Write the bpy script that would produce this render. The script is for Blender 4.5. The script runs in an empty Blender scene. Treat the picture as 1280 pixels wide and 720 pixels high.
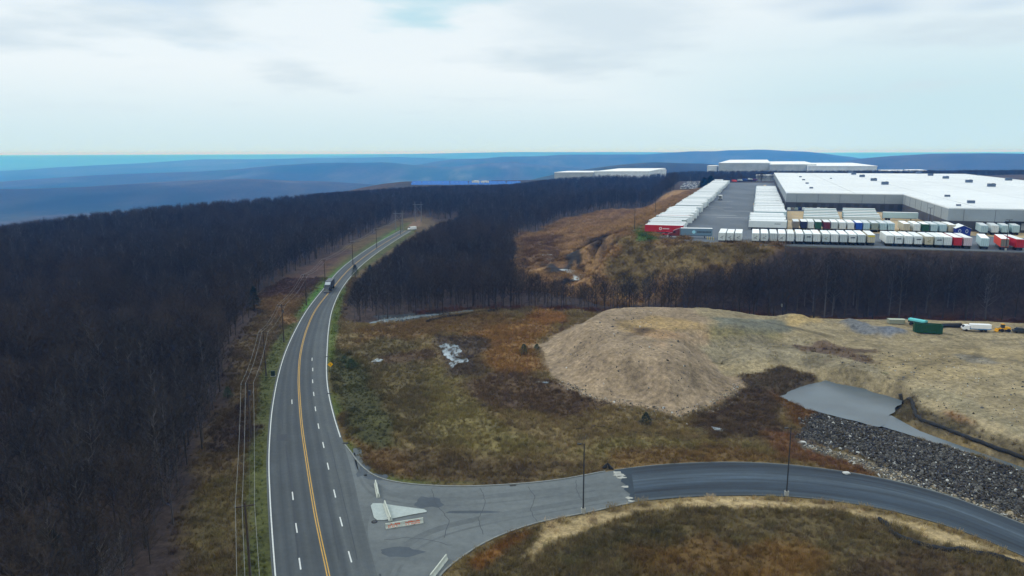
import bpy, bmesh, math, random
import numpy as np
from mathutils import Vector, Matrix
random.seed(7); rng = np.random.default_rng(11)
S = bpy.context.scene
COL = S.collection
R = math.radians
# ------------------------------------------------------------------ camera
F = 914.0; H = 58.0
PITCH = math.atan(170/F); ROLL = 0.0031
R0 = np.array([1., 0, 0]); FW = np.array([0, math.cos(PITCH), -math.sin(PITCH)]); U0 = np.array([0, math.sin(PITCH), math.cos(PITCH)])
RT = R0*math.cos(ROLL)-U0*math.sin(ROLL); UP = U0*math.cos(ROLL)+R0*math.sin(ROLL)
CAM = np.array([0, 0, H])
def ray(px, py):
    d = RT*((px-640)/F)+UP*((360-py)/F)+FW
    return d
def px(x, y, z=0.0):
    d = ray(x, y); t = (z-H)/d[2]; p = CAM+d*t
    return np.array([p[0], p[1], z])
def pxd(x, y, Y):
    d = ray(x, y); return CAM+d*(Y/d[1])
def to_px(P):
    v = np.asarray(P)-CAM; w = v@FW
    return 640+F*(v@RT)/w, 360-F*(v@UP)/w, w
cd = bpy.data.cameras.new('camera'); cam = bpy.data.objects.new('camera', cd); COL.objects.link(cam)
cd.sensor_width = 36; cd.lens = 36*F/1280; cd.clip_start = 0.5; cd.clip_end = 150000
cam.matrix_world = Matrix(((RT[0], UP[0], -FW[0], 0), (RT[1], UP[1], -FW[1], 0), (RT[2], UP[2], -FW[2], H), (0, 0, 0, 1)))
S.camera = cam
S.render.resolution_x = 1024; S.render.resolution_y = 576
# ------------------------------------------------------------------ numpy helpers
def hsh(ix, iy, s):
    n = (ix.astype(np.int64)*374761393+iy.astype(np.int64)*668265263+s*982451653) & 0xffffffff
    n = ((n ^ (n >> 13))*1274126177) & 0xffffffff
    n = (n ^ (n >> 16)) & 0xffffff
    return n/float(0xffffff)
def vn(x, y, s=0):
    x = np.asarray(x, float); y = np.asarray(y, float)
    ix = np.floor(x); iy = np.floor(y); fx = x-ix; fy = y-iy
    fx = fx*fx*(3-2*fx); fy = fy*fy*(3-2*fy)
    a = hsh(ix, iy, s); b = hsh(ix+1, iy, s); c = hsh(ix, iy+1, s); d = hsh(ix+1, iy+1, s)
    return (a*(1-fx)+b*fx)*(1-fy)+(c*(1-fx)+d*fx)*fy
def fbm(x, y, sc, o=4, s=0):
    t = 0; a = .5; n = 0
    for k in range(o):
        t = t+a*vn(np.asarray(x)/sc, np.asarray(y)/sc, s+k*17); n += a; a *= .5; sc *= .5
    return t/n*2-1
def ss(a, b, x):
    t = np.clip((x-a)/(b-a), 0, 1); return t*t*(3-2*t)
def sd(poly, x, y):                       # signed distance, inside positive
    x = np.asarray(x, float); y = np.asarray(y, float)
    P = np.asarray(poly, float)[:, :2]; n = len(P)
    d2 = np.full(x.shape, 1e18); ins = np.zeros(x.shape, bool)
    for i in range(n):
        a = P[i]; b = P[(i+1) % n]; e = b-a
        wx = x-a[0]; wy = y-a[1]
        t = np.clip((wx*e[0]+wy*e[1])/(e@e+1e-9), 0, 1)
        d2 = np.minimum(d2, (wx-e[0]*t)**2+(wy-e[1]*t)**2)
        if a[1] != b[1]:
            c = ((a[1] > y) != (b[1] > y)) & (x < (b[0]-a[0])*(y-a[1])/(b[1]-a[1])+a[0])
            ins ^= c
    d = np.sqrt(d2); return np.where(ins, d, -d)
def lin(c):
    return tuple(((v/255)/12.92 if v/255 <= .04045 else ((v/255+.055)/1.055)**2.4) for v in c)
def smooth_line(pts, n=8):                # Catmull-Rom through the points
    P = [np.asarray(p, float) for p in pts]; P = [2*P[0]-P[1]]+P+[2*P[-1]-P[-2]]; out = []
    for i in range(1, len(P)-2):
        for k in range(n):
            t = k/n; a, b, c, d = P[i-1:i+3]
            out.append(.5*((2*b)+(-a+c)*t+(2*a-5*b+4*c-d)*t*t+(-a+3*b-3*c+d)*t**3))
    out.append(P[-2]); return np.array(out)
# ------------------------------------------------------------------ the land
TH = R(18.5); AX = np.array([math.sin(TH), math.cos(TH), 0]); BX = np.array([math.cos(TH), -math.sin(TH), 0])
LOTH = 23.0
plateau = [(-330, -800), (-345, 250), (-300, 424), (-276, 574), (-197, 750), (-116, 888), (-185, 1270), (-195, 1500), (110, 1560), (160, 1250), (300, 1560), (900, 1800), (2600, 1700), (2600, -800)]
LP0 = px(796, 293, LOTH)
lot = [tuple(LP0[:2])]+[tuple(px(*q, LOTH)[:2]) for q in [(846, 298), (880, 305), (1000, 306.5), (1280, 315)]]+[(420, 190), (800, 150), (1000, 800), (760, 1100), tuple((LP0+AX*560)[:2])]
mound = [tuple(px(*q)[:2]) for q in [(668, 432), (690, 470), (735, 497), (800, 508), (845, 517), (890, 506), (928, 483), (905, 458), (985, 452), (1040, 462), (1075, 465)]]+[(136, 232), (128, 242), (96, 247), (60, 249), (22, 244)]
yard = [tuple(px(*q, 2)[:2]) for q in [(905, 460), (985, 452), (1020, 462), (1050, 475), (1128, 492), (1165, 520), (1280, 572)]]+[(150, 100), (300, 90), (330, 215), (172, 236), (140, 242), (96, 248), (60, 246)]
pond = [tuple(px(*q)[:2]) for q in [(972, 492), (1000, 480), (1030, 472), (1080, 482), (1130, 497), (1122, 508), (1106, 524), (1100, 530), (1060, 521), (1010, 508)]]
chan = [tuple(px(*q)[:2]) for q in [(1085, 516), (1115, 515), (1150, 534), (1200, 552), (1290, 583), (1290, 591), (1200, 560), (1150, 543), (1100, 528)]]
def ridge(R_, w, xs, ys):
    az = []; hs = []
    for a, b in zip(xs, ys):
        d = ray(a, b); az.append(math.atan2(d[0], d[1])); hs.append(H+R_*d[2]/math.hypot(d[0], d[1]))
    return R_, w, np.array(az), np.array(hs)
RID = [ridge(14000, 3000, [-600, 0, 133, 250, 340, 500, 640, 760, 900, 1500], [225, 215, 206, 200, 197.5, 196.5, 200, 204, 210, 215]),
       ridge(4600, 800, [-600, 0, 110, 220, 310, 400, 470, 560, 1600], [226, 238, 233, 226, 223, 226, 231, 262, 330]),
       ridge(7600, 1100, [-600, 0, 80, 190, 300, 400, 480, 560, 640, 760, 1600], [240, 229, 222, 216, 212, 205, 204, 209, 202, 215, 300]),
       ridge(25000, 3500, [-600, 0, 300, 440, 560, 640, 760, 860, 1000, 1600], [235, 228, 201, 194, 191.5, 190, 190, 190.5, 197, 197]),
       ridge(9500, 2000, [-600, 400, 467, 503, 565, 626, 700, 800, 880, 940, 1010, 1060, 1110, 1200, 1600], [262, 250, 218, 209, 200, 195, 193, 193, 190, 188.5, 189.5, 196, 205, 220, 230]),
       ridge(6000, 1300, [-600, 1000, 1040, 1075, 1110, 1160, 1280, 1700], [330, 230, 205, 197.5, 195, 192.5, 192.5, 195]),
       ridge(3400, 600, [-600, 600, 700, 765, 815, 880, 950, 1000, 1600], [330, 240, 217, 207, 202, 204, 214, 230, 260])]
def hfun(x, y, fine=True):
    x = np.asarray(x, float); y = np.asarray(y, float)
    r = np.hypot(x, y)+1e-6; az = np.arctan2(x, y)
    # plateau
    b = 2.5*fbm(x, y, 160, 3, 5)*ss(380, 620, y)+9*ss(200, 500, x)*ss(850, 1050, y)
    b = b+2.0*ss(280, 420, y)*ss(-60, 40, x)-5*ss(950, 1150, y)*(1-ss(.05, .1, x/(np.abs(y)+1)))
    dl = sd(lot, x, y)
    W = 24+38*ss(290, 360, y)
    W = W-9*ss(85, 115, x)*(1-ss(330, 420, y))
    lw = 1-ss(0, 1, np.clip(-dl/W, 0, 1)); lw = np.where(dl > 0, 1, lw)
    b = b*(1-lw)+LOTH*lw
    wk = ss(-30, 0, sd(CPK, x, y))*(dl < 0); b = b*(1-wk)+19*wk
    dm = sd(mound, x, y)+1.5*fbm(x, y, 14, 3, 9)
    b = np.maximum(b, 8.0*ss(0, 17, dm)*(1-.62*ss(60, 105, x))-.9*np.abs(fbm(np.arctan2(y-203, x-48)*26, dm*.06, 1.6, 2, 19))*ss(0, 5, dm)*(1-ss(12, 20, dm))+.5*fbm(x, y, 12, 3, 3)*ss(8, 20, dm)+.9*np.exp(-((x-40)**2+(y-222)**2)/160)) if True else b
    dy = sd(yard, x, y)
    yh = 2.8*ss(-1, 8, dy)+.35*fbm(x, y, 18, 3, 8)*ss(4, 14, dy)
    b = np.maximum(b, yh)
    for (cx, cy, hh, rr) in PILES:
        q = np.hypot(x-cx, (y-cy)*1.1)/rr*(1+.15*fbm(x, y, 5, 2, 4))
        b = b+hh*np.clip(1-q, 0, 1)**.9
    # hummocks away from paving
    near = ss(1.5, 7, -paved(x, y))*(1-lw)
    b = b+(.45*fbm(x, y, 9, 3, 21)+.8*fbm(x, y, 38, 2, 22))*near*(1-ss(0, 6, dm)*.6)-.9*ss(0, 25, sd(hollow, x, y))
    dp = np.maximum(sd(pond, x, y), sd(chan, x, y))
    b = np.where(dp > -2, b*(1-ss(-2, .4, dp))-1.7*ss(-2, .4, dp), b)
    for (sx, sy, sz, sr) in SPOTS:
        q = np.hypot(x-sx, (y-sy)*.8)/sr; k_ = 1-ss(.6, 1.15, q+.15*fbm(x, y, 6, 2, 13)); b = b*(1-k_)+(sz+.28*fbm(x, y, 4, 3, 14))*k_
    b = b-.05
    # beyond the edge
    dpz = -sd(plateau, x, y)
    base = -150-230*ss(1500, 5000, r)+(100*fbm(x, y, 2600, 4, 31)+90*np.abs(fbm(x*.5, y, 3800, 3, 33)))*ss(1000, 4000, r)
    o = base
    for R_, w, A_, Hs in RID:
        top = np.interp(az, A_, Hs)+min(R_, 9000)*(.0012 if R_ < 7000 or R_ > 20000 else .0028)*fbm(x, y, R_*.08, 4, int(w))
        o = np.maximum(o, base+(top-base)*np.exp(-((r-R_)/w)**2))
    o = o+6*fbm(x, y, 350, 3, 41)*ss(0, 1, -(r-28000)/6000)
    o = o*(1-ss(28000, 33000, r))+(-60)*ss(28000, 33000, r)
    k = ss(0, 620, dpz)
    # ease the sheet down right beyond the plateau's northern rim too
    return b*(1-k)+o*k
# main road traced along its edges: left edge, centre line, right edge
LE = [(344, 760), (340, 720), (336, 660), (334, 620), (333, 580), (334.5, 545), (338, 510), (345, 473), (355, 440), (369, 410), (384, 385), (404, 360), (424, 337), (447, 319), (472, 303), (500, 288)]
CE = [(417, 760), (410.5, 720), (401, 676), (393, 636), (384, 580), (377.5, 535), (374.5, 500), (373.5, 470), (376, 440), (384, 410), (396, 385), (416, 360), (436, 337), (458, 319), (482, 303), (508, 288)]
RE = [(484, 760), (472, 720), (461, 680), (451, 640), (440, 590), (429, 552), (419, 520), (412, 490), (409.5, 465), (410, 440), (412, 410), (417, 385), (428.5, 360), (447, 337), (468, 319), (491, 303), (515, 288)]
def wl(pts, n=6): return smooth_line([px(*p)[:2] for p in pts], n)
LEw, CEw, REw = wl(LE), wl(CE), wl(RE)
RE_l = REw
road_poly = np.vstack([LEw, RE_l[::-1]])
KN = [(430, 556), (438, 566), (446, 577), (457, 588), (472, 597), (495, 603), (530, 607), (580, 608.5), (640, 606), (700, 600), (768, 588), (830, 581), (900, 578), (960, 579.5), (1020, 585), (1080, 594), (1140, 607), (1200, 625), (1290, 660)]   # north kerb of the side road
KS = [(540, 735), (552, 716), (575, 697), (605, 678), (640, 663), (680, 651), (740, 639), (786, 629), (840, 623), (900, 620), (960, 620), (1020, 624), (1090, 634), (1150, 648), (1210, 667), (1290, 700)]
KNw, KSw = wl(KN), wl(KS)
side_poly = np.vstack([[px(425, 545)[:2]], KNw, KSw[::-1], [px(480, 745)[:2], px(455, 690)[:2], px(438, 620)[:2]]])
def paved(x, y):
    return np.maximum(sd(road_poly, x, y), sd(side_poly, x, y))
PILES = []
CPK = [tuple(px(*q, 19)[:2]) for q in [(843, 239), (884, 239), (886, 226), (852, 226)]]
SPOTS = [(*px(683, 322, 1.5)[:2], 1.5, 17), (*px(716, 345, 1.5)[:2], 1.5, 20), (*px(567, 445, -.3)[:2], -.3, 13)]+[(*px(a_, b_)[:2], -.25, 8) for a_, b_ in ((475, 401), (498, 398), (521, 395.5), (545, 393), (568, 391), (588, 389))]
for (a, b, hh, rr) in [(1003, 403, 1.9, 9), (985, 404, 1.3, 8), (1062, 405, 2.4, 7), (1075, 410, 1.6, 6), (1110, 414, 2.0, 9), (1118, 418, 1.2, 6)]:
    q = px(a, b, 3.5); PILES.append((q[0], q[1], hh, rr))
hollow = [tuple(px(*q)[:2]) for q in [(560, 480), (640, 450), (690, 475), (740, 505), (840, 522), (900, 515), (935, 485), (925, 462), (1010, 458), (1030, 470), (975, 495), (1010, 520), (990, 545), (900, 545), (760, 528), (600, 520)]]
TT = np.concatenate([np.arange(60, 400, .5), np.arange(400, 1500, 2), np.arange(1500, 9000, 20)])
def G(x, y):
    d = ray(x, y); t = TT/d[1]
    P = CAM+d*t[:, None]; hh = hfun(P[:, 0], P[:, 1]); k = np.argmax(P[:, 2] < hh)
    if k == 0: k = len(TT)-1
    f0 = P[k-1, 2]-hh[k-1]; f1 = P[k, 2]-hh[k]; s = f0/(f0-f1+1e-9)
    p = P[k-1]*(1-s)+P[k]*s
    return np.array([p[0], p[1], float(hfun(p[0], p[1]))])
# ------------------------------------------------------------------ materials
MATS = {}
def nd(nt, t, **kw):
    n = nt.nodes.new(t)
    for k, v in kw.items():
        if k.startswith('i_'): n.inputs[k[2:].replace('_', ' ')].default_value = v
        else: setattr(n, k, v)
    return n
def mat(name, c, rough=.8, var=.25, sc=1.0, bump=0.0, metal=0, spec=.3, c2=None, stretch=None, rnd=0, fine=None):
    if name in MATS: return MATS[name]
    m = bpy.data.materials.new(name); m.use_nodes = True; nt = m.node_tree; L = nt.links
    p = nt.nodes['Principled BSDF']; p.inputs['Roughness'].default_value = rough; p.inputs['Metallic'].default_value = metal
    p.inputs['Specular IOR Level'].default_value = spec
    tc = nd(nt, 'ShaderNodeTexCoord'); src = tc.outputs['Object']
    if stretch:
        mp = nd(nt, 'ShaderNodeMapping'); mp.inputs['Scale'].default_value = stretch; L.new(src, mp.inputs[0]); src = mp.outputs[0]
    n1 = nd(nt, 'ShaderNodeTexNoise'); n1.inputs['Scale'].default_value = sc; n1.inputs['Detail'].default_value = 6; n1.inputs['Roughness'].default_value = .65; L.new(src, n1.inputs['Vector'])
    cr = nd(nt, 'ShaderNodeValToRGB'); L.new(n1.outputs['Fac'], cr.inputs[0])
    e = cr.color_ramp.elements; e[0].position = .3; e[1].position = .7
    c = np.array(c); d2 = np.array(c2) if c2 is not None else np.clip(c*(1+var), 0, .95); d1 = c if c2 is not None else c*(1-var)
    e[0].color = (*d1, 1); e[1].color = (*d2, 1)
    out = cr.outputs[0]
    if rnd:
        oi = nd(nt, 'ShaderNodeObjectInfo'); mr = nd(nt, 'ShaderNodeMapRange'); mr.inputs['To Min'].default_value = 1-rnd; mr.inputs['To Max'].default_value = 1+rnd
        L.new(oi.outputs['Random'], mr.inputs[0]); hs = nd(nt, 'ShaderNodeVectorMath', operation='SCALE'); L.new(out, hs.inputs[0]); L.new(mr.outputs[0], hs.inputs['Scale']); out = hs.outputs[0]
    L.new(out, p.inputs['Base Color'])
    if bump:
        bp = nd(nt, 'ShaderNodeBump'); bp.inputs['Strength'].default_value = bump; bp.inputs['Distance'].default_value = .05
        n2 = nd(nt, 'ShaderNodeTexNoise'); n2.inputs['Scale'].default_value = fine or sc*6; n2.inputs['Detail'].default_value = 5; L.new(src, n2.inputs['Vector'])
        L.new(n2.outputs['Fac'], bp.inputs['Height']); L.new(bp.outputs[0], p.inputs['Normal'])
    MATS[name] = m; return m
# ------------------------------------------------------------------ mesh helpers
class MB:
    def __init__(s): s.v = []; s.f = []; s.m = []; s.mats = []
    def mi(s, m):
        if m not in s.mats: s.mats.append(m)
        return s.mats.index(m)
    def face(s, pts, m):
        n = len(s.v); s.v += [tuple(map(float, p)) for p in pts]; s.f.append(tuple(range(n, n+len(pts)))); s.m.append(s.mi(m))
    def box(s, x0, x1, y0, y1, z0, z1, m, bev=0):
        if bev: return s.prism([(x0+bev, y0), (x1-bev, y0), (x1, y0+bev), (x1, y1-bev), (x1-bev, y1), (x0+bev, y1), (x0, y1-bev), (x0, y0+bev)], z0, z1, m)
        return s.prism([(x0, y0), (x1, y0), (x1, y1), (x0, y1)], z0, z1, m)
    def prism(s, poly, z0, z1, m, mtop=None, side=None):
        n = len(s.v); k = len(poly)
        s.v += [(float(a), float(b), float(z0)) for a, b in poly]+[(float(a), float(b), float(z1)) for a, b in poly]
        i = s.mi(side or m)
        for a in range(k):
            b = (a+1) % k; s.f.append((n+a, n+b, n+k+b, n+k+a)); s.m.append(i)
        s.f.append(tuple(n+k+a for a in range(k))); s.m.append(s.mi(mtop or m))
        s.f.append(tuple(n+a for a in range(k-1, -1, -1))); s.m.append(s.mi(m))
    def xprism(s, prof, x0, x1, m):          # profile in (y,z) swept along x
        n = len(s.v); k = len(prof); i = s.mi(m)
        s.v += [(float(x0), float(a), float(b)) for a, b in prof]+[(float(x1), float(a), float(b)) for a, b in prof]
        for a in range(k):
            b = (a+1) % k; s.f.append((n+a, n+k+a, n+k+b, n+b)); s.m.append(i)
        s.f.append(tuple(n+a for a in range(k))); s.m.append(i); s.f.append(tuple(n+k+a for a in range(k-1, -1, -1))); s.m.append(i)
    def tube(s, pts, rad, m, n=6, cap=True):
        P = [Vector(p) for p in pts]; rad = rad if hasattr(rad, '__len__') else [rad]*len(P)
        base = len(s.v); i = s.mi(m)
        for k, p in enumerate(P):
            t = (P[min(k+1, len(P)-1)]-P[max(k-1, 0)]).normalized()
            a = t.cross(Vector((0, 0, 1)) if abs(t.z) < .9 else Vector((1, 0, 0))).normalized(); b = t.cross(a)
            for j in range(n):
                an = 2*math.pi*j/n; s.v.append(tuple(p+(a*math.cos(an)+b*math.sin(an))*rad[k]))
        for k in range(len(P)-1):
            for j in range(n):
                q = base+k*n; s.f.append((q+j, q+(j+1) % n, q+n+(j+1) % n, q+n+j)); s.m.append(i)
        if cap:
            s.f.append(tuple(base+j for j in range(n-1, -1, -1))); s.m.append(i); q = base+(len(P)-1)*n; s.f.append(tuple(q+j for j in range(n))); s.m.append(i)
    def mesh(s, name, smooth=False):
        me = bpy.data.meshes.new(name); me.from_pydata(s.v, [], s.f)
        for m in s.mats: me.materials.append(m)
        me.polygons.foreach_set('material_index', s.m)
        if smooth: me.polygons.foreach_set('use_smooth', [True]*len(s.f))
        me.update(); return me
    def build(s, name, parent=None, smooth=False, loc=None):
        return link(name, s.mesh(name, smooth), parent, loc)
def link(name, me, parent=None, loc=None):
    o = bpy.data.objects.new(name, me); COL.objects.link(o)
    if parent: o.parent = parent
    if loc is not None: o.location = loc
    return o
def thing(name, label, cat, loc=(0, 0, 0), rz=0, group=None):
    o = bpy.data.objects.new(name, None); COL.objects.link(o); o.location = tuple(map(float, loc)); o.rotation_euler = (0, 0, rz); o.empty_display_size = .5
    return tag(o, label, cat, group)
def tag(o, label, cat, group=None):
    o['label'] = label; o['category'] = cat
    if group: o['group'] = group
    return o
def struct(o, kind='structure'): o['kind'] = kind; return o
def dup(root, loc, rz, label, group=None, parts=True, scale=None):
    r = root.copy(); COL.objects.link(r); r.location = tuple(map(float, loc)); r.rotation_euler = (0, 0, rz); r['label'] = label
    if group: r['group'] = group
    if scale: r.scale = scale if hasattr(scale, '__len__') else (scale,)*3
    for ch in list(root.children):
        c = ch.copy(); COL.objects.link(c); c.parent = r
        for g in ch.children:
            d = g.copy(); COL.objects.link(d); d.parent = c
    return r
# ------------------------------------------------------------------ ground colours by place
def gp(l, z=None): return [tuple((G(*q) if z is None else px(*q, z))[:2]) for q in l]
ZON = []
def zone(pts, c, soft=2, warp=3, veg=1.0, z=None, world=False, wsc=12):
    ZON.append((np.array(pts if world else gp(pts, z)), np.array(lin(c)), soft, warp, veg, wsc))
FIELD = [(414, 392), (440, 402), (470, 404), (520, 395), (600, 389), (650, 388), (705, 389), (1000, 395), (1280, 411), (1420, 425), (1500, 760), (480, 760), (445, 600), (414, 500)]
fieldW = [tuple(px(*q)[:2]) for q in FIELD[:7]]+[(42, 257), (60, 252), (80, 251), (100, 250), (143, 244), (176, 237), (340, 214), (330, 60), (60, 50), (-20, 55)]+[tuple(px(*q)[:2]) for q in FIELD[-2:]]
zone(fieldW, (98, 85, 57), 2, 2, 1, world=True)
CORR = [tuple(px(*q)[:2]) for q in [(190, 760), (235, 640), (258, 560), (282, 480), (300, 430), (318, 392), (322, 372), (345, 352), (385, 332), (425, 312), (465, 292), (505, 272), (530, 270), (556, 282), (540, 291), (508, 311), (476, 333), (454, 353), (440, 378), (424, 402), (440, 760)]]
zone(CORR, (78, 66, 46), 2, 3, .9, world=True)
zone([(322, 372), (345, 352), (385, 332), (425, 312), (440, 312), (410, 338), (390, 358), (370, 372)], (70, 54, 46), 2, 3, .9, z=0)
zone([(300, 760), (303, 640), (312, 560), (318, 500), (335, 440), (362, 400), (395, 355), (430, 325), (470, 298), (505, 279), (520, 276), (520, 290), (440, 345), (350, 460), (345, 760)], (66, 70, 38), 1, 1.0, .7, z=0)
zone([(372, 395), (395, 362), (420, 338), (470, 303), (500, 284), (480, 300), (440, 335), (400, 375)], (66, 98, 40), .8, .6, .5, z=0)
zone([(410, 520), (405, 440), (412, 395), (424, 365), (432, 358), (430, 372), (424, 400), (420, 440), (426, 490), (440, 540), (462, 580), (500, 598), (600, 604), (500, 606), (440, 590)], (70, 80, 38), 1, .8, .7, z=0)
zone([(322, 378), (350, 366), (372, 372), (366, 392), (335, 398)], (98, 78, 52), 3, 5, .9, z=0)
zone([(352, 398), (362, 392), (368, 402), (358, 408)], (104, 82, 54), 1, 1.5, .9, z=0)
zone([(285, 505), (318, 495), (322, 540), (300, 560), (270, 560)], (56, 46, 36), 2, 3, 1, z=0)
zone([(250, 610), (290, 590), (296, 660), (280, 720), (230, 715)], (84, 74, 48), 2, 3, 1, z=0)
# field patches
zone([(440, 415), (500, 402), (560, 398), (620, 392), (660, 400), (620, 425), (560, 415), (500, 428), (450, 450)], (92, 74, 46), 2, 3)
zone([(436, 440), (470, 415), (520, 430), (560, 455), (600, 520), (560, 560), (500, 545), (450, 520), (425, 470)], (80, 71, 47), 3, 6)
zone([(520, 440), (560, 450), (600, 490), (640, 540), (720, 560), (780, 555), (980, 566), (960, 580), (760, 575), (600, 572), (540, 540)], (95, 86, 54), 3, 5)
zone([(600, 408), (690, 395), (700, 410), (672, 430), (675, 462), (640, 470), (600, 450)], (106, 80, 46), 3, 6)
zone([(668, 396), (700, 392), (700, 402), (680, 404)], (118, 86, 50), 1.5, 3)
zone([(560, 480), (610, 470), (700, 475), (760, 505), (700, 522), (610, 518)], (74, 60, 44), 3, 5, .8)
zone([(545, 420), (600, 425), (600, 470), (560, 470), (540, 445)], (70, 60, 48), 2, 3, .6)
zone([(690, 420), (705, 404), (712, 416), (690, 436), (676, 440)], (78, 60, 44), 1, 2, .9)
zone([(470, 395), (560, 388), (600, 386), (560, 394), (500, 403)], (66, 72, 76), 1, 2, .15)
zone([(450, 585), (470, 560), (520, 565), (700, 575), (760, 580), (700, 596), (560, 604), (480, 596)], (78, 66, 46), 2.5, 5, .9)
zone([(760, 568), (900, 562), (990, 572), (980, 578), (860, 578), (770, 585)], (90, 72, 44), 2, 3, .9)
zone([(430, 520), (445, 510), (480, 545), (520, 600), (470, 585), (440, 550)], (88, 70, 45), 2, 3, .9)
zone([(422, 440), (450, 450), (470, 500), (500, 560), (470, 560), (440, 510)], (58, 58, 34), 2, 4, .9)
zone([(470, 446), (540, 436), (556, 442), (540, 452), (480, 456)], (76, 62, 46), 1, 2, .7)
zone([tuple(px(*q)[:2]) for q in [(520, 393), (600, 386), (705, 386)]]+[(42, 254), (60, 249), (96, 248), (140, 242), (172, 236), (330, 212), (330, 222), (176, 243), (143, 250), (98, 256), (60, 259), (42, 264)]+[tuple(px(*q)[:2]) for q in [(705, 383), (600, 383), (520, 389)]], (72, 48, 38), 1.5, 2, 1, world=True)
# hollow east of the mound
zone([(905, 456), (1000, 452), (1030, 470), (975, 492), (1000, 520), (990, 545), (900, 545), (870, 520), (925, 490)], (68, 56, 42), 2, 5, 1)
zone([(925, 458), (1000, 454), (1020, 468), (970, 486), (930, 480)], (72, 62, 48), 2, 5, 1)
zone([(970, 495), (1000, 505), (1030, 520), (1005, 540), (975, 530)], (84, 62, 36), 2, 3, 1)
zone([(960, 540), (1000, 545), (1060, 575), (1110, 600), (1050, 590), (980, 572)], (90, 66, 44), 1.5, 3, 1)
# mound and yard (bare earth)
zone([p for p in mound], (124, 109, 89), 1.0, 2, .0, world=True)
zone(yard, (124, 113, 88), 1.2, 2.5, .0, world=True)
zone([(775, 402), (820, 398), (880, 402), (880, 414), (830, 424), (800, 420)], (136, 116, 82), 2, 5, 0)
zone([(790, 418), (850, 408), (880, 420), (830, 432)], (138, 114, 86), 2, 5, 0)
zone([(890, 410), (960, 412), (975, 420), (940, 428), (900, 424)], (114, 106, 76), 2, 5, 0)
zone([(880, 396), (960, 398), (1000, 406), (970, 414), (900, 408)], (96, 96, 84), 1.5, 3, 0)
zone([(870, 430), (1000, 425), (1080, 440), (1110, 470), (1050, 470), (1000, 450), (910, 452)], (114, 106, 86), 2, 4, .05)
zone([(985, 428), (1040, 430), (1090, 440), (1105, 460), (1060, 452), (1000, 438)], (84, 70, 56), 1, 4, .1, wsc=6)
zone([(978, 398), (1020, 396), (1030, 404), (990, 408)], (142, 124, 86), 1, 2, 0)
zone([(1050, 402), (1082, 402), (1096, 415), (1064, 412)], (92, 94, 96), 1, 2, 0)
zone([(1090, 408), (1120, 408), (1140, 420), (1110, 424)], (88, 92, 98), 1, 2, 0)
zone([(1100, 440), (1180, 430), (1280, 440), (1280, 470), (1180, 480), (1120, 470)], (132, 119, 90), 3, 6, 0)
zone([(1190, 442), (1240, 446), (1260, 456), (1210, 454)], (118, 112, 98), 1, 3, 0)
zone([(1130, 480), (1200, 490), (1280, 530), (1280, 545), (1200, 520), (1140, 500)], (114, 106, 84), 1, 3, 0)
zone([(1120, 500), (1160, 508), (1220, 530), (1290, 560), (1290, 585), (1200, 550), (1150, 532), (1105, 522)], (80, 72, 54), 1.2, 2, .5)
zone([(1150, 505), (1180, 510), (1230, 532), (1200, 528)], (112, 82, 54), 1, 2, .5)
# stone ditch bed, gravel flat
ROCK = [(1000, 545), (1012, 522), (1035, 515), (1060, 523), (1100, 532), (1150, 550), (1200, 567), (1290, 597), (1290, 650), (1200, 622), (1130, 590), (1060, 560)]
zone(ROCK, (74, 76, 78), 1, 1, 0, z=0)
zone([(1000, 548), (1040, 560), (1100, 580), (1180, 608), (1290, 652), (1290, 668), (1200, 630), (1120, 604), (1050, 572), (1005, 556)], (104, 106, 98), 1, 1.5, .05, z=0)
# sandy verge and the south field
zone([(560, 760), (590, 690), (640, 664), (700, 648), (790, 630), (900, 622), (1100, 640), (1290, 706), (1290, 900), (560, 900)], (82, 72, 48), 1, 1, 1, z=0)
zone([(640, 700), (680, 655), (740, 640), (790, 630), (850, 624), (960, 621), (1060, 629), (1150, 650), (1290, 702), (1290, 712), (1200, 685), (1130, 664), (1040, 640), (900, 632), (800, 642), (740, 662), (690, 678), (668, 700), (655, 694)], (138, 122, 90), .8, 1.6, .05, z=0)
zone([(575, 705), (610, 680), (660, 662), (672, 668), (640, 690), (600, 720)], (100, 70, 36), 1, 2, 1, z=0)
zone([(930, 690), (1000, 680), (1060, 700), (1010, 730), (900, 730)], (100, 78, 44), 3, 5, 1, z=0)
zone([(770, 680), (880, 665), (950, 690), (900, 720), (800, 720)], (84, 66, 38), 2, 3, 1, z=0)
zone([(680, 690), (760, 660), (850, 650), (860, 670), (760, 690), (700, 720)], (70, 64, 42), 2, 4, 1, z=0)
zone([(1050, 690), (1150, 690), (1250, 715), (1200, 740), (1050, 730)], (74, 62, 44), 2, 4, 1, z=0)
# the rough slope west and south of the truck yard
UPW = [tuple(q) for q in gp([(640, 345), (645, 300), (700, 277), (760, 262), (830, 243), (856, 237)])]+[tuple((LP0+AX*430)[:2]), tuple((LP0+AX*5)[:2])]+[tuple(px(q[0], q[1], LOTH-.5)[:2]) for q in [(846, 300), (880, 307), (985, 308.5)]]+[(97, 272), (75, 270), (48, 276), (26, 292), (2, 306)]
zone(UPW, (124, 98, 66), 4, 7, .8, world=True)
zone([(668, 316), (690, 314), (735, 340), (740, 354), (700, 354), (672, 330)], (44, 42, 40), 1.5, 3, .3, z=1.5)
zone([(740, 318), (800, 296), (900, 308), (970, 311), (960, 322), (860, 345), (760, 345)], (100, 86, 58), 3, 4, .9)
zone([(745, 300), (800, 285), (792, 296), (740, 316)], (112, 88, 60), 1.5, 3, .5)
zone([(690, 345), (720, 330), (780, 308), (770, 320), (710, 350)], (118, 92, 60), 1, 2, .5)
zone([(728, 300), (760, 296), (770, 306), (740, 312)], (64, 54, 46), 2, 3, .8)
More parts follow.
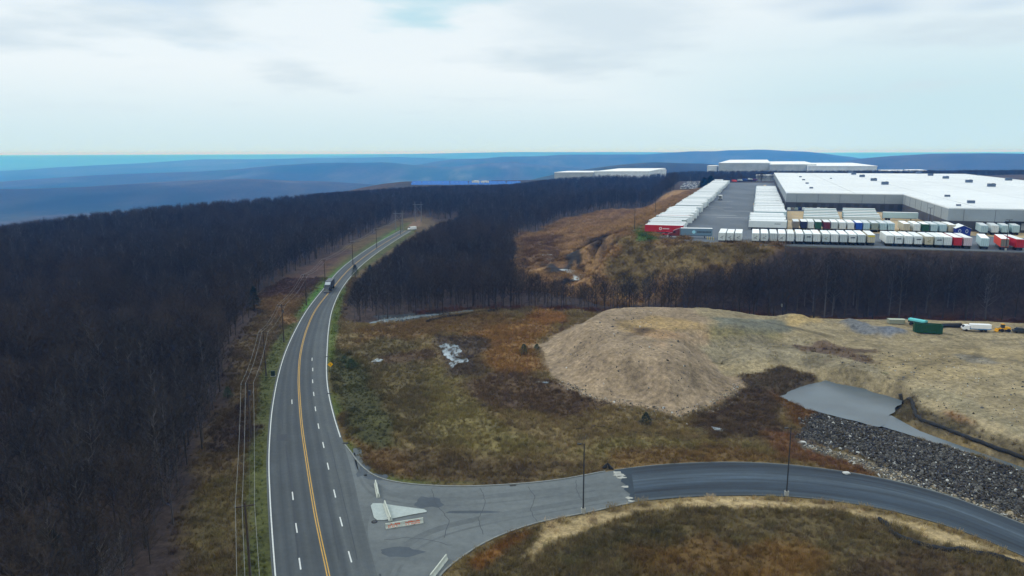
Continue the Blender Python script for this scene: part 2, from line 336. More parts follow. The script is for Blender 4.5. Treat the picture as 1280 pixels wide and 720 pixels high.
zone([(650, 300), (700, 295), (700, 330), (655, 335)], (92, 70, 46), 2, 4, .9)
zone([(794, 284), (802, 282), (804, 294), (830, 300), (796, 300)], (66, 88, 42), .8, 1, .6)
zone([(-205, 960), (-215, 1540), (130, 1590), (120, 1010)], (44, 42, 42), 15, 20, .2, world=True)
zone([(462, 258), (490, 250), (500, 251), (497, 256), (470, 262)], (120, 98, 84), 3, 5, 0, z=0)
zone([(505, 285), (518, 276), (527, 273), (524, 282)], (98, 80, 64), 1, 2, .4, z=0)
TRK = []
def track(pts, w_, f_, z=3): TRK.append((smooth_line([px(*q, z)[:2] for q in pts], 6), w_, f_))
for o_ in (0, 4.5):      # machine tracks over the bare ground
    track([(1290, 424+o_), (1240, 424+o_), (1200, 430+o_), (1150, 436+o_*.8), (1090, 430+o_*.7), (1020, 420+o_*.5), (960, 414+o_*.4)], .8, .38)
    track([(1290, 446+o_), (1230, 440+o_), (1180, 446+o_), (1140, 462+o_), (1120, 480+o_)], .8, .36)
    track([(1290, 500+o_*1.4), (1230, 478+o_*1.2), (1170, 462+o_), (1110, 446+o_), (1060, 432+o_*.8)], .8, .34)
    track([(1180, 418+o_), (1215, 426+o_), (1222, 440+o_), (1190, 452+o_), (1130, 452+o_)], .7, .4)
    track([(1070, 425+o_*.6), (1040, 436+o_*.7), (985, 432+o_*.7), (920, 425+o_*.6)], .8, .34)
    track([(770, 404+o_*.5), (820, 414+o_*.6), (880, 418+o_*.6), (940, 416+o_*.6)], .8, .3, 8)
for pts, f_ in [([(775, 436), (795, 428), (806, 423)], .5), ([(800, 430), (812, 424)], .45), ([(700, 470), (728, 455), (745, 440)], .25), ([(712, 482), (742, 462), (765, 448)], .25), ([(690, 452), (712, 440), (730, 428)], .25), ([(860, 450), (872, 470), (880, 490)], .2), ([(1000, 430), (1040, 440), (1080, 452)], .4), ([(1010, 438), (1050, 448), (1092, 462)], .4), ([(1190, 444), (1230, 450), (1270, 452)], .35), ([(990, 408), (1030, 416)], .3)]: track(pts, 1.1, f_, 5)
def gcolor(x, y):
    x = np.asarray(x, float); y = np.asarray(y, float)
    n1 = fbm(x, y, 60, 4, 61)[..., None]
    far = ss(1300, 2600, np.hypot(x, y))[..., None]
    c = np.array(lin((58, 49, 45)))*(1+.35*n1); veg = np.zeros(x.shape)
    # far hillsides: woodland with some evergreen and pasture patches
    nf = fbm(x, y, 700, 5, 71)[..., None]; nf2 = fbm(x, y, 260, 4, 72)[..., None]
    cf = np.array(lin((50, 46, 42)))*(1-ss(.05, .4, nf))+np.array(lin((34, 44, 34)))*ss(.05, .4, nf)
    cf = cf*(1-ss(.28, .42, nf2)*.25)+np.array(lin((90, 90, 84)))*ss(.28, .42, nf2)*.25
    cf = cf*(1+.6*fbm(x, y, 90, 3, 73)[..., None])*(1+.9*fbm(x, y, 900, 4, 74)[..., None])
    c = c*(1-far)+cf*far
    for P, col, soft, warp, vg, wsc in ZON:
        lo = P.min(0)-soft-warp; hi = P.max(0)+soft+warp
        k = (x > lo[0]) & (x < hi[0]) & (y > lo[1]) & (y < hi[1])
        if not k.any(): continue
        xx = x[k]; yy = y[k]
        d = sd(P, xx, yy)+warp*fbm(xx, yy, wsc, 4, 81)*1.6
        w = ss(-soft, soft, d)
        c[k] = c[k]*(1-w[:, None])+col*w[:, None]; veg[k] = veg[k]*(1-w)+vg*w
    for P, w_, f_ in TRK:
        lo = P.min(0)-3; hi = P.max(0)+3; k = np.where((x > lo[0]) & (x < hi[0]) & (y > lo[1]) & (y < hi[1]))[0]
        if not len(k): continue
        xx, yy = x[k], y[k]; d2 = np.full(len(k), 1e9)
        for i in range(len(P)-1):
            a, e = P[i], P[i+1]-P[i]; t = np.clip(((xx-a[0])*e[0]+(yy-a[1])*e[1])/(e@e+1e-9), 0, 1); d2 = np.minimum(d2, (xx-a[0]-e[0]*t)**2+(yy-a[1]-e[1]*t)**2)
        g = np.exp(-d2/(2*w_*w_))*np.clip(.65+.9*fbm(xx, yy, 9, 3, 121), 0, 1); c[k] *= (1-f_*g)[:, None]
    return c, veg
# terrain sheet
def axis(lo, hi, dense0, dense1, step, g):
    a = list(np.arange(dense0, dense1+.01, step)); s = step
    v = dense1
    while v < hi: s *= g; v += s; a.append(v)
    v = dense0; s = step; b = []
    while v > lo: s *= g; v -= s; b.append(v)
    return np.array(b[::-1]+a)
gx = axis(-52000, 52000, -70, 185, 1.0, 1.045); gy = axis(-3000, 60000, 70, 320, 1.0, 1.022)
gy = np.concatenate([[-52000, -14000, -6000], gy])
XX, YY = np.meshgrid(gx, gy); ZZ = hfun(XX.ravel(), YY.ravel()).reshape(XX.shape)
me = bpy.data.meshes.new('ground'); nx = len(gx); ny = len(gy)
vv = np.stack([XX.ravel(), YY.ravel(), ZZ.ravel()], 1)
ii = np.arange(nx*ny).reshape(ny, nx)
fc = np.stack([ii[:-1, :-1].ravel(), ii[:-1, 1:].ravel(), ii[1:, 1:].ravel(), ii[1:, :-1].ravel()], 1)
me.vertices.add(len(vv)); me.vertices.foreach_set('co', vv.astype(np.float32).ravel())
me.loops.add(fc.size); me.loops.foreach_set('vertex_index', fc.astype(np.int32).ravel())
me.polygons.add(len(fc)); me.polygons.foreach_set('loop_start', np.arange(0, fc.size, 4, dtype=np.int32)); me.polygons.foreach_set('loop_total', np.full(len(fc), 4, dtype=np.int32))
me.polygons.foreach_set('use_smooth', np.ones(len(fc), bool)); me.update()
gc, gveg = gcolor(XX.ravel(), YY.ravel())
ca = me.color_attributes.new('soil', 'FLOAT_COLOR', 'POINT'); ca.data.foreach_set('color', np.concatenate([gc, gveg[:, None]], 1).astype(np.float32).ravel())
def ground_mat():
    m = bpy.data.materials.new('ground_cover'); m.use_nodes = True; nt = m.node_tree; L = nt.links; p = nt.nodes['Principled BSDF']
    p.inputs['Roughness'].default_value = .95; p.inputs['Specular IOR Level'].default_value = .15
    at = nd(nt, 'ShaderNodeAttribute', attribute_name='soil'); ge = nd(nt, 'ShaderNodeNewGeometry')
    out = at.outputs['Color']
    for sc, lo, hi, st in ((.9, .55, 1.5, (1, 1, 1)), (.16, .7, 1.3, (1, 1, 1)), (.028, .75, 1.25, (1, 1.6, 1)), (3.5, .75, 1.3, (1, 1, 1))):
        mp = nd(nt, 'ShaderNodeMapping'); mp.inputs['Scale'].default_value = st; L.new(ge.outputs['Position'], mp.inputs[0])
        n = nd(nt, 'ShaderNodeTexNoise'); n.inputs['Scale'].default_value = sc; n.inputs['Detail'].default_value = 5; n.inputs['Roughness'].default_value = .6; L.new(mp.outputs[0], n.inputs['Vector'])
        mr = nd(nt, 'ShaderNodeMapRange'); mr.inputs['From Min'].default_value = .28; mr.inputs['From Max'].default_value = .72; mr.inputs['To Min'].default_value = lo; mr.inputs['To Max'].default_value = hi; L.new(n.outputs['Fac'], mr.inputs[0])
        s = nd(nt, 'ShaderNodeVectorMath', operation='SCALE'); L.new(out, s.inputs[0]); L.new(mr.outputs[0], s.inputs['Scale']); out = s.outputs[0]
    L.new(out, p.inputs['Base Color'])
    n = nd(nt, 'ShaderNodeTexNoise'); n.inputs['Scale'].default_value = 1.0; n.inputs['Detail'].default_value = 7; L.new(ge.outputs['Position'], n.inputs['Vector'])
    b = nd(nt, 'ShaderNodeBump'); b.inputs['Strength'].default_value = .4; b.inputs['Distance'].default_value = .2; L.new(n.outputs['Fac'], b.inputs['Height']); L.new(b.outputs[0], p.inputs['Normal'])
    return m
me.materials.append(ground_mat()); struct(link('ground', me))
print('ground', nx*ny)
# ------------------------------------------------------------------ paving
def sheet(name, polys, m, z, th=0):
    b = MB()
    for P in polys: b.face([(p[0], p[1], z) for p in P], m)
    return struct(b.build(name))
def strip_faces(b, A, B, z, m):
    for i in range(len(A)-1): b.face([(*A[i], z), (*B[i], z), (*B[i+1], z), (*A[i+1], z)], m)
def offs(P, d):                       # offset a polyline to its right by d
    P = np.asarray(P); t = np.gradient(P, axis=0); t /= np.linalg.norm(t, axis=1)[:, None]+1e-9
    return P+np.stack([t[:, 1], -t[:, 0]], 1)*d
def asphalt(name, c, c2, tracks=None, rough=.85):
    m = bpy.data.materials.new(name); m.use_nodes = True; nt = m.node_tree; L = nt.links; p = nt.nodes['Principled BSDF']
    p.inputs['Roughness'].default_value = rough; p.inputs['Specular IOR Level'].default_value = .3
    ge = nd(nt, 'ShaderNodeNewGeometry'); src = ge.outputs['Position']
    def no(sc, st=(1, 1, 1), rot=0):
        mp = nd(nt, 'ShaderNodeMapping'); mp.inputs['Scale'].default_value = st; mp.inputs['Rotation'].default_value = (0, 0, rot); L.new(src, mp.inputs[0])
        n = nd(nt, 'ShaderNodeTexNoise'); n.inputs['Scale'].default_value = sc; n.inputs['Detail'].default_value = 6; n.inputs['Roughness'].default_value = .6; L.new(mp.outputs[0], n.inputs['Vector']); return n.outputs['Fac']
    cr = nd(nt, 'ShaderNodeValToRGB'); e = cr.color_ramp.elements; e[0].position = .32; e[1].position = .68; e[0].color = (*c, 1); e[1].color = (*c2, 1)
    L.new(no(*(tracks or (.12, (1, .35, 1), 0))), cr.inputs[0]); out = cr.outputs[0]
    for sc, lo, hi in ((.9, .88, 1.12), (14, .8, 1.2)):
        mr = nd(nt, 'ShaderNodeMapRange'); mr.inputs['From Min'].default_value = .3; mr.inputs['From Max'].default_value = .7; mr.inputs['To Min'].default_value = lo; mr.inputs['To Max'].default_value = hi; L.new(no(sc), mr.inputs[0])
        s = nd(nt, 'ShaderNodeVectorMath', operation='SCALE'); L.new(out, s.inputs[0]); L.new(mr.outputs[0], s.inputs['Scale']); out = s.outputs[0]
    L.new(out, p.inputs['Base Color']); return m
mA = asphalt('worn_asphalt', lin((66, 74, 78)), lin((84, 91, 94)), (.35, (1, .06, 1), R(12)))
mAp = asphalt('pale_asphalt', lin((80, 86, 88)), lin((98, 104, 105)), (.11, (.35, 1, 1), R(-8)))
mN = asphalt('new_asphalt', lin((30, 40, 49)), lin((52, 64, 73)), (.2, (.1, 1, 1), R(-3)), .7)
mLot = asphalt('yard_asphalt', lin((72, 80, 88)), lin((92, 100, 108)), (.05, (1, .4, 1), R(18)))
mCon = mat('weathered_concrete', lin((150, 152, 146)), .85, .15, .8, .2)
mConD = mat('stained_concrete', lin((112, 116, 114)), .85, .2, 1.2, .2)
mW = mat('white_paint', lin((188, 192, 190)), .7, .15, 2)
mY = mat('yellow_paint', lin((176, 140, 62)), .7, .2, 2)
mBlk = mat('black_rubber', (.012, .012, .014), .8, .2, 3)
mDk = mat('dark_steel', (.03, .033, .037), .6, .2, 3)
def resamp(P, n):
    P = np.asarray(P, float)[:, :2]; s = np.concatenate([[0], np.cumsum(np.linalg.norm(np.diff(P, axis=0), axis=1))]); t = np.linspace(0, s[-1], n)
    return np.stack([np.interp(t, s, P[:, 0]), np.interp(t, s, P[:, 1])], 1)
def lane_mat(name, base, tracks, streak, rough=.85, centre=None, patch=.12):
    """worn asphalt: wheel paths follow the lane attribute (across, along)"""
    m = bpy.data.materials.new(name); m.use_nodes = True; nt = m.node_tree; L = nt.links; p = nt.nodes['Principled BSDF']; p.inputs['Roughness'].default_value = rough; p.inputs['Specular IOR Level'].default_value = .3
    at = nd(nt, 'ShaderNodeAttribute', attribute_name='lane'); sx = nd(nt, 'ShaderNodeSeparateXYZ'); L.new(at.outputs['Vector'], sx.inputs[0])
    rp = nd(nt, 'ShaderNodeValToRGB'); L.new(sx.outputs[0], rp.inputs[0]); el = rp.color_ramp.elements; el[0].position = tracks[0][0]; el[0].color = (*lin(tracks[0][1]), 1); el[1].position = tracks[-1][0]; el[1].color = (*lin(tracks[-1][1]), 1)
    for pos, c in tracks[1:-1]: q = el.new(pos); q.color = (*lin(c), 1)
    out = rp.outputs[0]
    def scl(vec, sc, det, lo, hi, st):
        nonlocal out
        mp = nd(nt, 'ShaderNodeMapping'); mp.inputs['Scale'].default_value = st; L.new(vec, mp.inputs[0]); n = nd(nt, 'ShaderNodeTexNoise'); n.inputs['Scale'].default_value = sc; n.inputs['Detail'].default_value = det; n.inputs['Roughness'].default_value = .6; L.new(mp.outputs[0], n.inputs['Vector'])
        mr = nd(nt, 'ShaderNodeMapRange'); mr.inputs['From Min'].default_value = .3; mr.inputs['From Max'].default_value = .7; mr.inputs['To Min'].default_value = lo; mr.inputs['To Max'].default_value = hi; L.new(n.outputs['Fac'], mr.inputs[0]); s = nd(nt, 'ShaderNodeVectorMath', operation='SCALE'); L.new(out, s.inputs[0]); L.new(mr.outputs[0], s.inputs['Scale']); out = s.outputs[0]
    scl(at.outputs['Vector'], 1, 5, 1-streak, 1+streak, (14, .035, 1)); scl(at.outputs['Vector'], 1, 4, 1-streak*.6, 1+streak*.6, (3, .012, 1))
    ge = nd(nt, 'ShaderNodeNewGeometry'); scl(ge.outputs['Position'], 1.1, 6, .9, 1.1, (1, 1, 1)); scl(ge.outputs['Position'], 15, 3, .82, 1.18, (1, 1, 1)); scl(ge.outputs['Position'], patch, 4, .9, 1.1, (1, 1, 1))
    L.new(out, p.inputs['Base Color']); return m
def lane_sheet(name, A, B, n, m, z, thick=0, edge=None):
    A = resamp(A, n); B = resamp(B, n); C = (A+B)/2; s = np.concatenate([[0], np.cumsum(np.linalg.norm(np.diff(C, axis=0), axis=1))]); b = MB(); at = []
    for i in range(n):
        for u in (0, .5, 1): q = A[i]*(1-u)+B[i]*u; b.v.append((q[0], q[1], z)); at.append((u, s[i], 0))
    for i in range(n-1):
        for k in (0, 1): o = i*3+k; b.f.append((o, o+1, o+4, o+3)); b.m.append(0)
    b.mats = [m]
    if thick:
        for E_ in (A, B):
            for i in range(n-1): b.face([(*E_[i], z), (*E_[i+1], z), (*E_[i+1], z-thick), (*E_[i], z-thick)], m); at += [(0, s[i], 0)]*4
    me = b.mesh(name); a = me.attributes.new('lane', 'FLOAT_VECTOR', 'POINT'); a.data.foreach_set('vector', np.array(at, np.float32).ravel()); return struct(link(name, me))
tA = (56, 62, 66); tB = (67, 73, 76); tC = (75, 81, 83)
mRL = lane_mat('worn_asphalt_southbound', None, [(0, tC), (.06, tA), (.2, tB), (.33, tA), (.47, tB), (.6, tA), (.72, tB), (.86, tA), (1, tB)], .10)
mRR = lane_mat('worn_asphalt_northbound', None, [(0, tB), (.12, tA), (.24, tB), (.38, tA), (.5, tC), (.62, tB), (.74, tC), (.86, tB), (1, tC)], .08)
lane_sheet('road', LEw, CEw, 160, mRL, .012); lane_sheet('road', CEw, REw, 160, mRR, .012)
sheet('side_road', [side_poly], mAp, .004)
# the new surface east of the joint, laid a little proud of the old one
jn = [px(*q)[:2] for q in [(768, 588.5), (772, 594), (778, 597), (776, 602), (782, 606), (780, 612), (788, 618), (785, 623), (792, 628)]]
kN = [p for p in KNw if p[0] > jn[4][0]+.5]; kS = [p for p in KSw if p[0] > jn[-1][0]+.2]
mNl = lane_mat('new_asphalt', None, [(0, (60, 68, 74)), (.05, (30, 40, 49)), (.2, (40, 51, 61)), (.4, (55, 67, 77)), (.6, (44, 56, 67)), (.76, (36, 48, 59)), (.93, (44, 55, 64)), (1, (66, 74, 78))], .55, .75)
lane_sheet('access_road', kN, kS, 120, mNl, .07, .066)
b = MB(); b.face([(*p, .0705) for p in [kN[0], kS[0]]+[q for q in jn[::-1]]], asphalt('new_asphalt_edge', lin((30, 40, 49)), lin((46, 58, 67)))); struct(b.build('access_road'))
b = MB()
for (x0, y0, r_) in [(773, 594, .9), (776, 597, .7), (771, 591, .7), (786, 623, .5), (782, 609, .5), (789, 627, .45)]:
    c_ = px(x0, y0)[:2]
    P = [(c_[0]+r_*1.6*math.cos(a)*random.uniform(.5, 1.1), c_[1]+r_*math.sin(a)*random.uniform(.5, 1.1)) for a in np.linspace(0, 6.28, 12)[:-1]]
    b.prism(P, .004, .085, mCon)
struct(b.build('road_joint'))
# tyre arcs swept round the junction
b = MB(); mArc = asphalt('tyre_darkened_asphalt', lin((76, 82, 84)), lin((90, 96, 98)))
for P, w in [([(446, 560), (452, 585), (468, 606), (500, 620), (560, 624), (660, 616), (760, 604)], 1.6), ([(442, 566), (448, 592), (463, 616), (500, 628), (560, 632), (660, 624), (770, 610)], .5), ([(480, 720), (500, 688), (540, 664), (600, 648), (680, 634), (778, 618)], 1.5), ([(492, 726), (512, 694), (552, 671), (610, 655), (690, 640), (784, 624)], .5), ([(460, 640), (456, 665), (464, 700), (476, 728)], .9)]:
    Q = wl(P, 8); strip_faces(b, offs(Q, -w/2), offs(Q, w/2), .0068, mArc)
struct(b.build('road_stains'))
b = MB()
for P in ([(540, 612), (545, 630), (560, 650), (556, 672)], [(600, 610), (606, 628), (598, 650), (604, 668)], [(660, 608), (668, 622), (664, 640), (672, 652)], [(480, 675), (520, 672), (566, 682)], [(720, 600), (722, 615), (730, 630)]):
    Q = wl(P, 8); Q = Q+np.stack([.35*fbm(Q[:, 0]*2, Q[:, 1]*2, 2, 3, 5), .35*fbm(Q[:, 0]*2, Q[:, 1]*2, 2, 3, 9)], 1); strip_faces(b, offs(Q, -.05), offs(Q, .05), .0095, mat('bitumen_seam', (0, 0, 0)) if 'bitumen_seam' in MATS else mat('bitumen_seam', lin((48, 54, 60)), .7, .2, 2))
struct(b.build('road_cracks'))
# kerbs
def kerb(name, P, w=.18, h=.13, m=mConD, side=1):
    A = offs(P, 0); B = offs(P, w*side); b = MB()
    for i in range(len(P)-1):
        q = [(*A[i], 0), (*B[i], 0), (*B[i], h), (*A[i], h)]; r = [(*A[i+1], 0), (*B[i+1], 0), (*B[i+1], h), (*A[i+1], h)]
        for k in range(4): b.face([q[k], q[(k+1) % 4], r[(k+1) % 4], r[k]], m)
    return struct(b.build(name))
kj = [i for i in range(len(KNw)) if KNw[i][0] < jn[0][0]-.3][-1]
lowk = [i for i in range(len(REw)) if REw[i][1] > 145 and REw[i][1] < 215]
kerb('kerb', KNw[:kj+1], side=-1, w=.3)
kerb('kerb', KSw[[i for i in range(len(KSw)) if KSw[i][0] < jn[-1][0]-.3]], side=1, w=.3)
kerb('kerb', KNw[kj+1:], side=-1, w=.12, h=.1, m=mConD)
# markings
b = MB(); z = .018
def line(P, w, m, d=0):
    strip_faces(b, offs(P, d-w/2), offs(P, d+w/2), z, m)
line(LEw, .2, mW, .45); nR = [i for i in range(len(REw)) if REw[i][1] > 142]
line(REw[nR], .2, mW, -.3)
line(CEw, .15, mY, -.17); line(CEw, .15, mY, .17)
def dash(x, y, L_=3.2, w=.2):
    p = px(x, y)[:2]; k = int(np.argmin(np.abs(CEw[:, 1]-p[1]))); t = CEw[min(k+1, len(CEw)-1)]-CEw[max(k-1, 0)]; t = t/np.linalg.norm(t)
    if t[1] < 0: t = -t
    n_ = np.array([t[1], -t[0]])*w/2; q = p+t*L_
    b.face([(*(p-n_), z), (*(p+n_), z), (*(q+n_), z), (*(q-n_), z)], mW)
for q in [(390, 451), (391, 464), (391, 479), (392.5, 495), (394.7, 514), (398.7, 536), (405, 560), (411, 587), (419.5, 622), (428, 658), (439.5, 703), (365, 505), (366.5, 625), (371.5, 666), (376, 712)]: dash(*q)
struct(b.build('road_markings'))
# repairs and seams in the road surface
mSeam = mat('bitumen_seam', lin((48, 54, 60)), .7, .2, 2)
b = MB()
for P, w in [([(357, 556), (362, 590), (368, 640), (373, 700)], .3), ([(352, 490), (353, 536)], .2), ([(409, 540), (424, 600), (447, 700)], .12), ([(396, 560), (404, 600), (412, 640), (424, 700)], .12)]:
    Q = wl(P, 8); Q = Q+np.stack([.12*fbm(Q[:, 0]*3, Q[:, 1], 4, 3, 5), 0*Q[:, 0]], 1); zs_ = .0150+.0012*len(b.f)/40; strip_faces(b, offs(Q, -w/2), offs(Q, w/2), zs_, mSeam)
b.face([(*px(*q)[:2], .0215) for q in [(346, 551), (360, 551), (359, 543), (346, 543)]], mSeam)
struct(b.build('road_patches'))
b = MB()
for q, sx_, sy_ in [((536, 628), 3.2, 2.6), ((470, 596), 3.2, 1.5), ((455, 588), 1.5, 3.5), ((500, 690), 4, 1.6), ((590, 640), 6, .6)]:
    c_ = px(*q)[:2]; b.face([(c_[0]+sx_*math.cos(a)*random.uniform(.6, 1), c_[1]+sy_*math.sin(a)*random.uniform(.6, 1), .0085) for a in np.linspace(0, 6.28, 16)[:-1]], asphalt('darker_asphalt', lin((58, 66, 74)), lin((72, 80, 86))) if 'dk_' not in globals() else dk_); dk_ = b.mats[-1]
struct(b.build('road_stains'))
isl = [px(*q)[:2] for q in [(463.5, 633), (466, 630), (476, 630), (492, 632.5), (515, 635.5), (530, 637.5), (533.5, 639.5), (533, 641), (515, 644), (491, 649), (480, 651), (471.5, 651), (467.5, 648)]]
mIsl = mat('island_concrete', lin((150, 160, 158)), .85, .12, 1.5, .2)
b = MB(); b.prism([tuple(p) for p in isl[::-1]], .0, .15, mIsl, side=mConD); struct(b.build('traffic_island'))
# concrete barriers
mBar = mat('pale_barrier_concrete', lin((176, 182, 172)), .85, .2, 1.5, .3)
mOr = mat('orange_spray_paint', lin((196, 92, 58)), .7, .2, 3)
def barrier(p, q, label, orange=False, z0=0, L_=None):
    p = np.array(p[:2]); q = np.array(q[:2]); d = q-p; l = L_ or np.linalg.norm(d); a = math.atan2(d[1], d[0]); c = p+d/np.linalg.norm(d)*l/2
    t = thing('concrete_barrier', label, 'barrier', (c[0], c[1], z0+.012), a, 'concrete barriers on the side road')
    b = MB(); b.xprism([(-.3, 0), (.3, 0), (.3, .08), (.15, .32), (.08, .81), (-.08, .81), (-.15, .32), (-.3, .08)], -l/2, l/2, mBar); b.build('barrier_body', t)
    for s_ in (-1, 1):
        b = MB(); b.tube([(s_*(l/2-.02), 0, .6), (s_*(l/2+.08), 0, .6), (s_*(l/2+.08), 0, .5), (s_*(l/2-.02), 0, .5)], .015, mDk); b.build('lifting_loop', t)
    for x in (-l/4, l/4):
        for s_ in (-1, 1):
            b = MB(); b.box(x-.15, x+.15, s_*.301-.02, s_*.301+.02, .0, .05, mBlk); b.build('drain_slot', t)
    if orange:
        rr = random.Random(4)
        for x0, n in ((-l*.44, 9), (l*.02, 11)):
            b = MB()
            for k in range(n):
                u = x0+k*l*.036; v = rr.uniform(.1, .3); s_ = -1
                y = lambda zz: s_*(.154-(zz-.32)*.143)-.004*(1)
                z1 = .36+rr.uniform(0, .1); z2 = z1+v
                b.face([(u, y(z1), z1), (u+l*.03, y(z1), z1), (u+l*.034, y(z2), z2), (u+.02, y(z2), z2)], mOr)
                b.face([(u+.03, -.152-(.32-.12)*.6*1.0-.002, .105+.03), (u+l*.026, -.152-.12-.002, .135), (u+l*.026, -.162, .31), (u+.03, -.162, .31)], mOr) if rr.random() < .6 else None
            b.build('orange_paint', t)
    return t
barrier(px(473, 622.5), px(469.5, 605), 'pale concrete barrier standing alone between the kerb and the traffic island')
barrier(px(488.5, 653), px(481, 632), 'pale concrete barrier lying across the wide end of the traffic island', z0=.14)
barrier(px(482, 660.5), px(529, 653), 'concrete barrier daubed with orange paint beside the traffic island', True)
barrier(px(538, 725), px(558, 699), 'pale concrete barrier slanting along the kerb of the south verge')
# drain cover
t = thing('drain_cover', 'round black drain cover beside the blunt tip of the traffic island', 'drain cover', (*px(468, 652.5)[:2], .014))
b = MB(); b.prism([(.5*math.cos(a), .5*math.sin(a)) for a in np.linspace(0, 2*math.pi, 17)[:-1]], 0, .04, mBlk); b.build('cover_plate', t)
b = MB(); b.prism([(.3*math.cos(a), .3*math.sin(a)) for a in np.linspace(0, 2*math.pi, 17)[:-1]], .04, .055, mDk); b.build('rim', t)
for q, lb in [((770, 607.5-19.2), None), ((432, 554), 'black storm drain grate set in the kerb where the side road leaves the highway'), ((641, 606.8), 'black storm drain grate in the north kerb midway along the side road'), ((411.5, 492), 'small black grate at the right edge of the highway below the yellow sign'), ((408.5, 446), 'small black grate at the right edge of the highway above the yellow sign')]:
    if not lb: continue
    c_ = px(*q); t = thing('storm_drain', lb, 'drain', (c_[0], c_[1], .02), random.uniform(-.2, .2))
    b = MB(); b.box(-.55, .55, -.3, .3, 0, .05, mDk); b.build('frame', t)
    b = MB(); [b.box(-.45+k*.18, -.4+k*.18, -.22, .22, .05, .07, mBlk) for k in range(6)]; b.build('grate', t)
# ------------------------------------------------------------------ lamp posts, poles, sign
def light_pole(p, h, label, head='single', foot=True, rz=0, sc=1):
    t = thing('light_pole', label, 'light pole', p, rz, 'tall light poles')
    z0 = 0
    if foot:
        b = MB(); b.tube([(0, 0, -.3), (0, 0, .85)], .38, mCon, 14); b.build('concrete_footing', t); z0 = .85
        b = MB(); b.box(-.2, .2, -.2, .2, .85, .9, mDk); b.build('base_plate', t)
    b = MB(); b.tube([(0, 0, z0), (0, 0, h*.5), (0, 0, h)], [.13*sc, .11*sc, .08*sc], mDk, 8); b.build('pole', t)
    for s_ in ((-1, 1) if head == 'double' else (-1,)):
        b = MB(); b.tube([(0, 0, h-.15), (s_*.5, 0, h-.05)], .04, mDk, 6); b.build('arm', t)
        b = MB(); b.box(s_*.8-.32, s_*.8+.32, -.2, .2, h-.14, h, mDk, .05); b.build('lamp_head', t)
    return t
light_pole(px(729, 641), 12.0, 'black light pole on a concrete footing by the old side road')
light_pole(px(983, 619.5), 12.3, 'black light pole on a pale footing by the new dark access road')
def G2(x, y, z=None): return px(x, y, z)
for (x, y, hh, lb, hd) in [(1257, 313, 11, 'double headed light pole in front of the orange and red trailers', 'double'), (982, 313, 11, 'double headed light pole in the front row near the middle of the truck yard', 'double'), (793, 291, 10, 'light pole on the grass by the end of the long trailer row', 'single'), (819, 268, 10, 'light pole on the rough slope behind the long trailer row', 'single'), (1161, 284, 9, 'short dark light pole standing against the side wall of the warehouse', 'double')]:
    p = px(x, y, LOTH) if x > 900 else px(x, y, LOTH-1.0)
    p[2] = float(hfun(p[0], p[1])); light_pole(p, hh+(LOTH-p[2]), lb, hd, sc=1.2)
mWood = mat('weathered_pole_wood', lin((66, 56, 48)), .9, .25, 2)
mWire = mat('aluminium_wire', lin((116, 118, 116)), .5, .1, 1)
mIns = mat('glazed_insulator', lin((96, 112, 118)), .3, .1, 1)
PO = [tuple(px(*q, 12.1)[:2]) for q in [(306, 629), (309, 478), (329, 414), (352, 380), (381, 343), (405, 324), (440, 302), (470, 286), (500, 272)]]
PO = [tuple(2*np.array(PO[0])-np.array(PO[1])+np.array([1.5, 0]))]+PO
arms = []
ords = ['nearest', 'second', 'third', 'fourth', 'fifth', 'sixth', 'seventh', 'eighth', 'ninth', 'farthest']
for i, (x, y) in enumerate(PO):
    a = np.array(PO[max(i-1, 0)]); c = np.array(PO[min(i+1, len(PO)-1)]); d = c-a; d = d/np.linalg.norm(d); nrm = np.array([d[1], -d[0]]); rz = math.atan2(nrm[1], nrm[0])
    arms.append((np.array([x, y]), nrm))
    if i == 0: continue
    lab = {1: 'wooden utility pole nearest the bottom of the photo, rising from the left verge', 2: 'second wooden utility pole up from the bottom of the left verge', 3: 'wooden utility pole beside the small dark green cabinet', 4: 'wooden utility pole by the tan clearing left of the road', 5: 'first wooden utility pole beyond the tan clearing'}.get(i, f'{["second","third","fourth","fifth"][i-6] if i>5 else ""} small distant wooden utility pole beyond the tan clearing')
    t = thing('utility_pole', lab, 'utility pole', (x, y, float(hfun(x, y))-.1), rz, 'utility poles along the highway')
    b = MB(); b.tube([(0, 0, -.5), (0, 0, 12.3)], [.19, .12], mWood, 8); b.build('pole', t)
    b = MB(); b.box(-1.3, 1.3, -.06, .06, 11.75, 11.9, mWood); b.build('crossarm', t)
    for s_ in (-1, 1):
        b = MB(); b.tube([(s_*.7, .08, 11.8), (0, .14, 11.1)], .025, mDk, 5); b.build('brace', t)
    for k in (-1.2, -.35, 1.2):
        b = MB(); b.tube([(k, 0, 11.9), (k, 0, 12.0), (k, 0, 12.16)], [.05, .09, .04], mIns, 8); b.build('insulator', t)
    if i in (2, 4):
        b = MB(); b.tube([(.32, -.1, 9.6), (.32, -.1, 10.5)], .22, mDk, 10); b.build('transformer', t)
for k, (o_, hz_, lb) in enumerate([(-1.2, 12.15, 'overhead wire on the forest side of the crossarms'), (-.35, 12.15, 'overhead wire carried next to the pole tops'), (1.2, 12.15, 'overhead wire on the road side of the crossarms'), (.25, 8.6, 'lower overhead cable strung beneath the crossarms')]):
    b = MB(); pts = []
    for i in range(len(arms)-1):
        p0 = arms[i][0]+arms[i][1]*o_; p1 = arms[i+1][0]+arms[i+1][1]*o_; z0 = float(hfun(*arms[i][0])); z1 = float(hfun(*arms[i+1][0]))
        for j in range(12):
            u = j/12; pts.append((*(p0*(1-u)+p1*u), z0*(1-u)+z1*u-.1+hz_-4*1.1*u*(1-u)))
    b.tube(pts, .03 if k < 3 else .022, mWire if k < 3 else mDk, 4); o = b.build('overhead_wire'); tag(o, lb, 'overhead wire')
